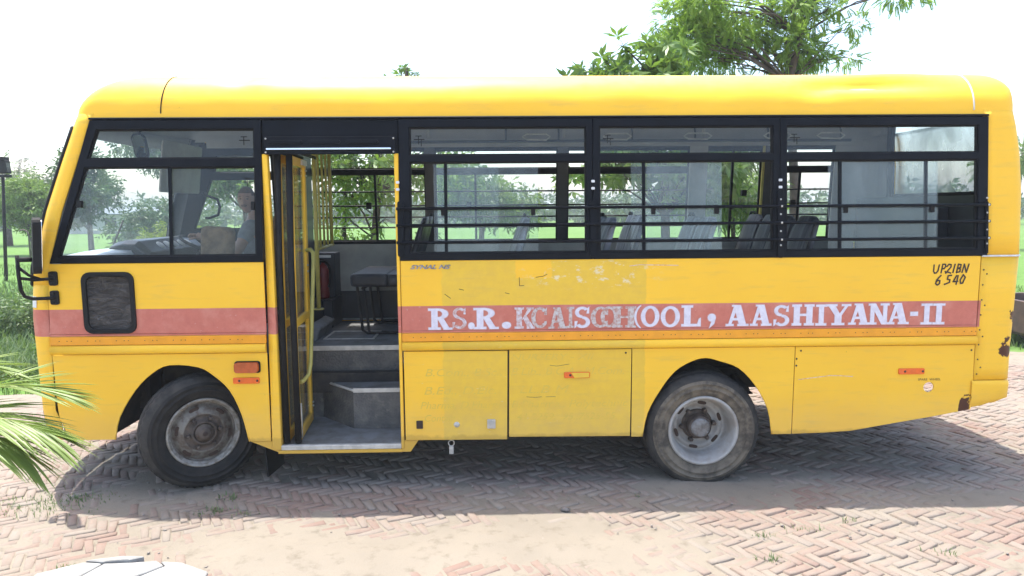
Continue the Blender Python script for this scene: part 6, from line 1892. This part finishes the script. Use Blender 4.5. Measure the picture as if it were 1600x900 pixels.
# verge bush with red flowers by the front bumper, and the rough bush above it
cl = cloud((-5.15, 3.75, 0.36), (0.42, 0.3, 0.30), 12, 0.12, 0.20, 24)
fb = tree('flowering_bush', 'small dark bush with red flowers beside the front bumper of the bus', (-5.15, 3.75), [(-5.15, 3.75, 0.1), (-5.15, 3.75, 0.3), (-5.1, 3.75, 0.5)], 0.02, cl, 'leafy', 420, 0.14, 'broad', cat='bush')
crown('flower', fb, [(-5.2, 3.6, 0.62, .22), (-4.95, 3.6, 0.55, .15)], 'whorl', 26, 0.035, M['flower'])
cl = cloud((-7.3, 6.3, 0.42), (0.75, 0.5, 0.30), 14, 0.18, 0.30, 25)
tree('weedy_bush', 'pale weedy bush in the rough grass left of the bus', (-7.3, 6.3), [(-7.3, 6.3, 0.15), (-7.3, 6.3, 0.4), (-7.3, 6.3, 0.6)], 0.025, cl, 'leafy', 700, 0.16, 'weed', cat='bush')
# right behind the tail
cl = cloud((23.5, 26, 3.9), (1.6, 1.0, 0.9), 12, 0.4, 0.6, 26)
tree('roadside_tree', 'far tree just showing past the right rear corner of the bus', (24.0, 26.0), [(24, 26, 1.0), (23.9, 26, 2.2), (23.8, 26, 3.4), (23.7, 26, 4.2)], 0.12, cl, 'pinnate', 330, 0.5, 'mid')
# low shrubs across the garden behind the bus
for i, (x, y, s, lab) in enumerate(((-3.2, 7.8, 0.45, 'low garden shrub far left behind the open bus door'), (1.2, 8.6, 0.5, 'low garden shrub behind the first passenger window'), (3.9, 8.9, 0.42, 'low garden shrub beneath the neem tree'), (6.6, 8.2, 0.45, 'low garden shrub behind the rear of the bus'))):
    cl = cloud((x, y, s * 0.9), (s * 1.1, s * 0.8, s * 0.55), 8, s * 0.3, s * 0.45, 40 + i)
    tree('garden_shrub', lab, (x, y), [(x, y, s * 0.3), (x, y, s * 0.7), (x, y, s)], 0.03, cl, 'leafy', 240, 0.22, 'mid', group='low shrubs in the garden behind the bus', cat='shrub')
# far wood along the horizon
cl = []
rr_ = random.Random(77)
for i in range(120):
    a = R(-46 + 92 * i / 119); d = rr_.uniform(85, 130)
    cl.append((math.sin(a) * d, math.cos(a) * d - 5, rr_.uniform(0.6, 2.2), rr_.uniform(1.6, 3.2)))
crown('far_wood', None, cl, 'leafy', 5200, 1.9, M['far'])['kind'] = 'stuff'

# palm at the left edge: fronds arch in from outside the frame, every leaflet an object
def palm():
    t = thing('palm_plant', 'arching bright green palm fronds leaning in at the left edge in front of the bus', 'palm', (-3.25, -1.75, 0))
    st_ = MB()
    for k in range(4):
        st_.tube([(-3.25 + 0.05 * k, -1.75 + 0.03 * k, 0), (-3.22 + 0.04 * k, -1.74, 0.4), (-3.15 + 0.03 * k, -1.72, 0.75)], [0.03, 0.026, 0.02], 8)
    st_.build('stem', M['palm_stem'], t)
    fr = [([(-3.12, -1.72, 0.70), (-2.85, -1.68, 1.00), (-2.58, -1.64, 1.07), (-2.36, -1.60, 1.02), (-2.22, -1.58, 0.955)], 36, 0.33, 0.40, 1),
          ([(-3.15, -1.72, 0.65), (-2.9, -1.55, 0.98), (-2.64, -1.42, 1.13), (-2.45, -1.36, 1.13), (-2.32, -1.30, 1.08)], 32, 0.31, 0.12, 2),
          ([(-3.15, -1.75, 0.60), (-2.92, -1.72, 0.86), (-2.66, -1.66, 0.99), (-2.46, -1.62, 0.95), (-2.34, -1.60, 0.87)], 32, 0.32, 0.65, 3),
          ([(-3.2, -1.7, 0.70), (-2.98, -1.5, 1.06), (-2.80, -1.36, 1.22), (-2.68, -1.30, 1.23), (-2.61, -1.26, 1.19)], 22, 0.24, 0.25, 4),
          ([(-3.2, -1.75, 0.5), (-3.0, -1.75, 0.72), (-2.85, -1.75, 0.80), (-2.74, -1.75, 0.78), (-2.68, -1.75, 0.72)], 16, 0.22, 0.9, 5)]
    for path, n, L, hang, sd in fr:
        r = random.Random(sd)
        pts = [Vector(p) for p in path]
        def at(u):
            s = u * (len(pts) - 1); i = min(int(s), len(pts) - 2); f = s - i
            a, b, c, d = pts[max(i - 1, 0)], pts[i], pts[i + 1], pts[min(i + 2, len(pts) - 1)]
            return 0.5 * ((2 * b) + (c - a) * f + (2 * a - 5 * b + 4 * c - d) * f * f + (3 * b - a - 3 * c + d) * f ** 3)
        fo = MB().tube([at(k / 20) for k in range(21)], [0.011 * (1 - 0.8 * k / 20) for k in range(21)], 6).build('frond', M['palm_stem'], t)
        for k in range(n):
            u = 0.18 + 0.82 * k / (n - 1)
            p = at(u); tg = (at(min(1, u + 0.02)) - at(max(0, u - 0.02))).normalized()
            side = tg.cross(Vector((0, 0, 1))).normalized()
            for s in (-1, 1):
                ln = L * (0.55 + 0.75 * math.sin(math.pi * min(0.97, 0.15 + 0.8 * u))) * r.uniform(0.85, 1.1)
                d0 = (tg * (0.55 + 0.75 * u) + side * s * (0.85 - 0.40 * u) + Vector((0, 0, 0.12 - 0.25 * hang + r.uniform(-.12, .12)))).normalized()
                wd = 0.0085 * r.uniform(0.75, 1.25)
                w_ = d0.cross(Vector((0, 0, 1))).normalized()
                vs = []
                for q in range(6):
                    v = q / 5
                    c = p + d0 * ln * v + Vector((0, 0, -1)) * (0.30 * hang + 0.10) * ln * v * v
                    ww = wd * (0.35 + 1.9 * v * (1 - v) * 1.6) * (1 - v ** 6)
                    vs += [c - w_ * ww + Vector((0, 0, .004)) * (1 - v), c - Vector((0, 0, 0.35 * ww)), c + w_ * ww + Vector((0, 0, .004)) * (1 - v)]
                fs = []
                for q in range(5):
                    fs += [(3 * q, 3 * q + 1, 3 * q + 4, 3 * q + 3), (3 * q + 1, 3 * q + 2, 3 * q + 5, 3 * q + 4)]
                MB().add(vs, fs, True).build('leaflet', M['palm'], fo)
palm()

# ------------------------------------------------------------------ lamp post, far shed, trailer, poles
lp = thing('lamp_post', 'slim black lamp post with square lantern standing in the field at the left edge', 'lamp post', (-14.36, 15.82, 0))
mb = MB(); mb.tube([(-14.36, 15.82, 0), (-14.28, 15.82, 1.5), (-14.19, 15.82, 3.05)], [0.05, 0.045, 0.042], 10); mb.build('pole', M['rubber'], lp)
mb = MB(); mb.box((-14.33, 15.70, 3.02), (-14.03, 15.98, 3.10)); mb.box((-14.31, 15.72, 3.13), (-14.03, 15.96, 3.50), rot=(0, -0.07, 0)); mb.box((-14.35, 15.68, 3.50), (-14.08, 16.0, 3.60)); mb.build('lantern', M['rubber'], lp, bevel=0.015)
mb = MB(); mb.box((-14.0295, 15.75, 3.18), (-14.02, 15.93, 3.42)); mb.build('lantern_glass', M['glass_dusty'], lp)

sh = thing('farm_shed', 'long low shed with blue grey roof beyond the thicket seen through the front window', 'shed', (-35, 60, 0))
mb = MB(); mb.box((-40, 59, 0), (-29.5, 63, 1.8)); mb.build('wall', M['plaster'], sh)
mb = MB(); mb.plate([[(58.6, 1.78), (61, 2.35), (63.4, 1.78), (63.4, 1.70), (61, 2.27), (58.6, 1.70)]], lambda a, b, d: (d, a, b), -40.3, -29.2); mb.build('roof', M['roofing'], sh)
for x in (-38, -35, -32):
    mb = MB(); mb.box((x, 58.96, 0.6), (x + 1.0, 59.02, 1.4)); mb.build('window', M['dash_dark'], sh)

tl = thing('farm_trailer', 'dark brown farm trailer parked behind the tail of the bus at the right edge', 'trailer', (8.6, 4.9, 0))
mb = MB(); mb.box((7.44, 4.45, 0.26), (9.9, 5.6, 0.30)); mb.box((7.40, 4.42, 0.30), (9.9, 4.47, 0.76)); mb.box((7.40, 5.6, 0.30), (9.9, 5.65, 0.76)); mb.box((7.40, 4.48, 0.30), (7.45, 5.59, 0.76)); mb.box((9.86, 4.48, 0.30), (9.9, 5.59, 0.76)); mb.build('body', M['trailer'], tl, bevel=0.008)
for x in (7.55, 8.3, 9.0, 9.7):
    mb = MB(); mb.box((x, 4.395, 0.27), (x + 0.05, 4.418, 0.78)); mb.build('side_rib', M['trailer'], tl)
for y in (4.52, 5.42):
    mb = MB(); mb.lathe([(0.04, -0.05), (0.08, -0.06), (0.09, -0.05), (0.16, -0.06), (0.175, -0.03), (0.175, 0.03), (0.16, 0.06), (0.04, 0.06)], 28, (8.9, y, 0.255)); mb.build('wheel', M['rubber'], tl)
mb = MB(); mb.tube([(7.46, 4.75, 0.27), (7.50, 4.55, 0.16), (7.62, 4.5, 0.08), (7.80, 4.52, 0.06)], 0.022, 8); mb.tube([(7.45, 4.9, 0.26), (7.1, 5.02, 0.22)], 0.03, 8); mb.build('drawbar', M['dark'], tl)

tl.location.z = -0.075
for i, (x, y, h, lab) in enumerate(((-33.0, 48, 4.6, 'thin wooden power pole in the field left of the thicket'), (29.2, 34, 5.0, 'thin wooden power pole far behind the tail of the bus'))):
    pp = thing('power_pole', lab, 'power pole', (x, y, 0), 'power poles across the fields')
    mb = MB(); mb.tube([(x, y, 0), (x + 0.05, y, h)], [0.11, 0.08], 8); mb.build('pole', M['bark'], pp)
    mb = MB(); mb.box((x - 0.7, y - 0.05, h - 0.5), (x + 0.8, y + 0.05, h - 0.4)); mb.build('crossarm', M['bark'], pp)
    mb = MB()
    for dx in (-0.55, 0.0, 0.6):
        mb.tube([(x + dx, y, h - 0.42), (x + dx, y, h - 0.2)], 0.05, 6)
    mb.build('insulator', M['white'], pp)
pipe = thing('bent_pipe', 'thin bent grey pipe standing in the grass behind the lamp post', 'pipe', (-19.0, 25, 0))
mb = MB(); mb.tube([(-19.6, 25, 0), (-19.6, 25, 1.0), (-19.65, 25, 1.2), (-19.8, 25, 1.28), (-19.95, 25, 1.25)], 0.035, 8); mb.build('tube', M['bark'], pipe)
# ------------------------------------------------------------------ the day's thin haze: one closed box of air
hz = NT('thin_haze')
pv = hz.node('VolumePrincipled')
pv.inputs['Color'].default_value = (0.90, 0.95, 1.0, 1)
pv.inputs['Density'].default_value = 0.0014
pv.inputs['Anisotropy'].default_value = 0.0
hz.t.links.new(pv.outputs[0], hz.out.inputs['Volume'])
MB().box((-3500, -3500, -1.5), (3500, 3500, 9.5)).build('haze', hz.m, None, kind='stuff')
bpy.context.view_layer.update()
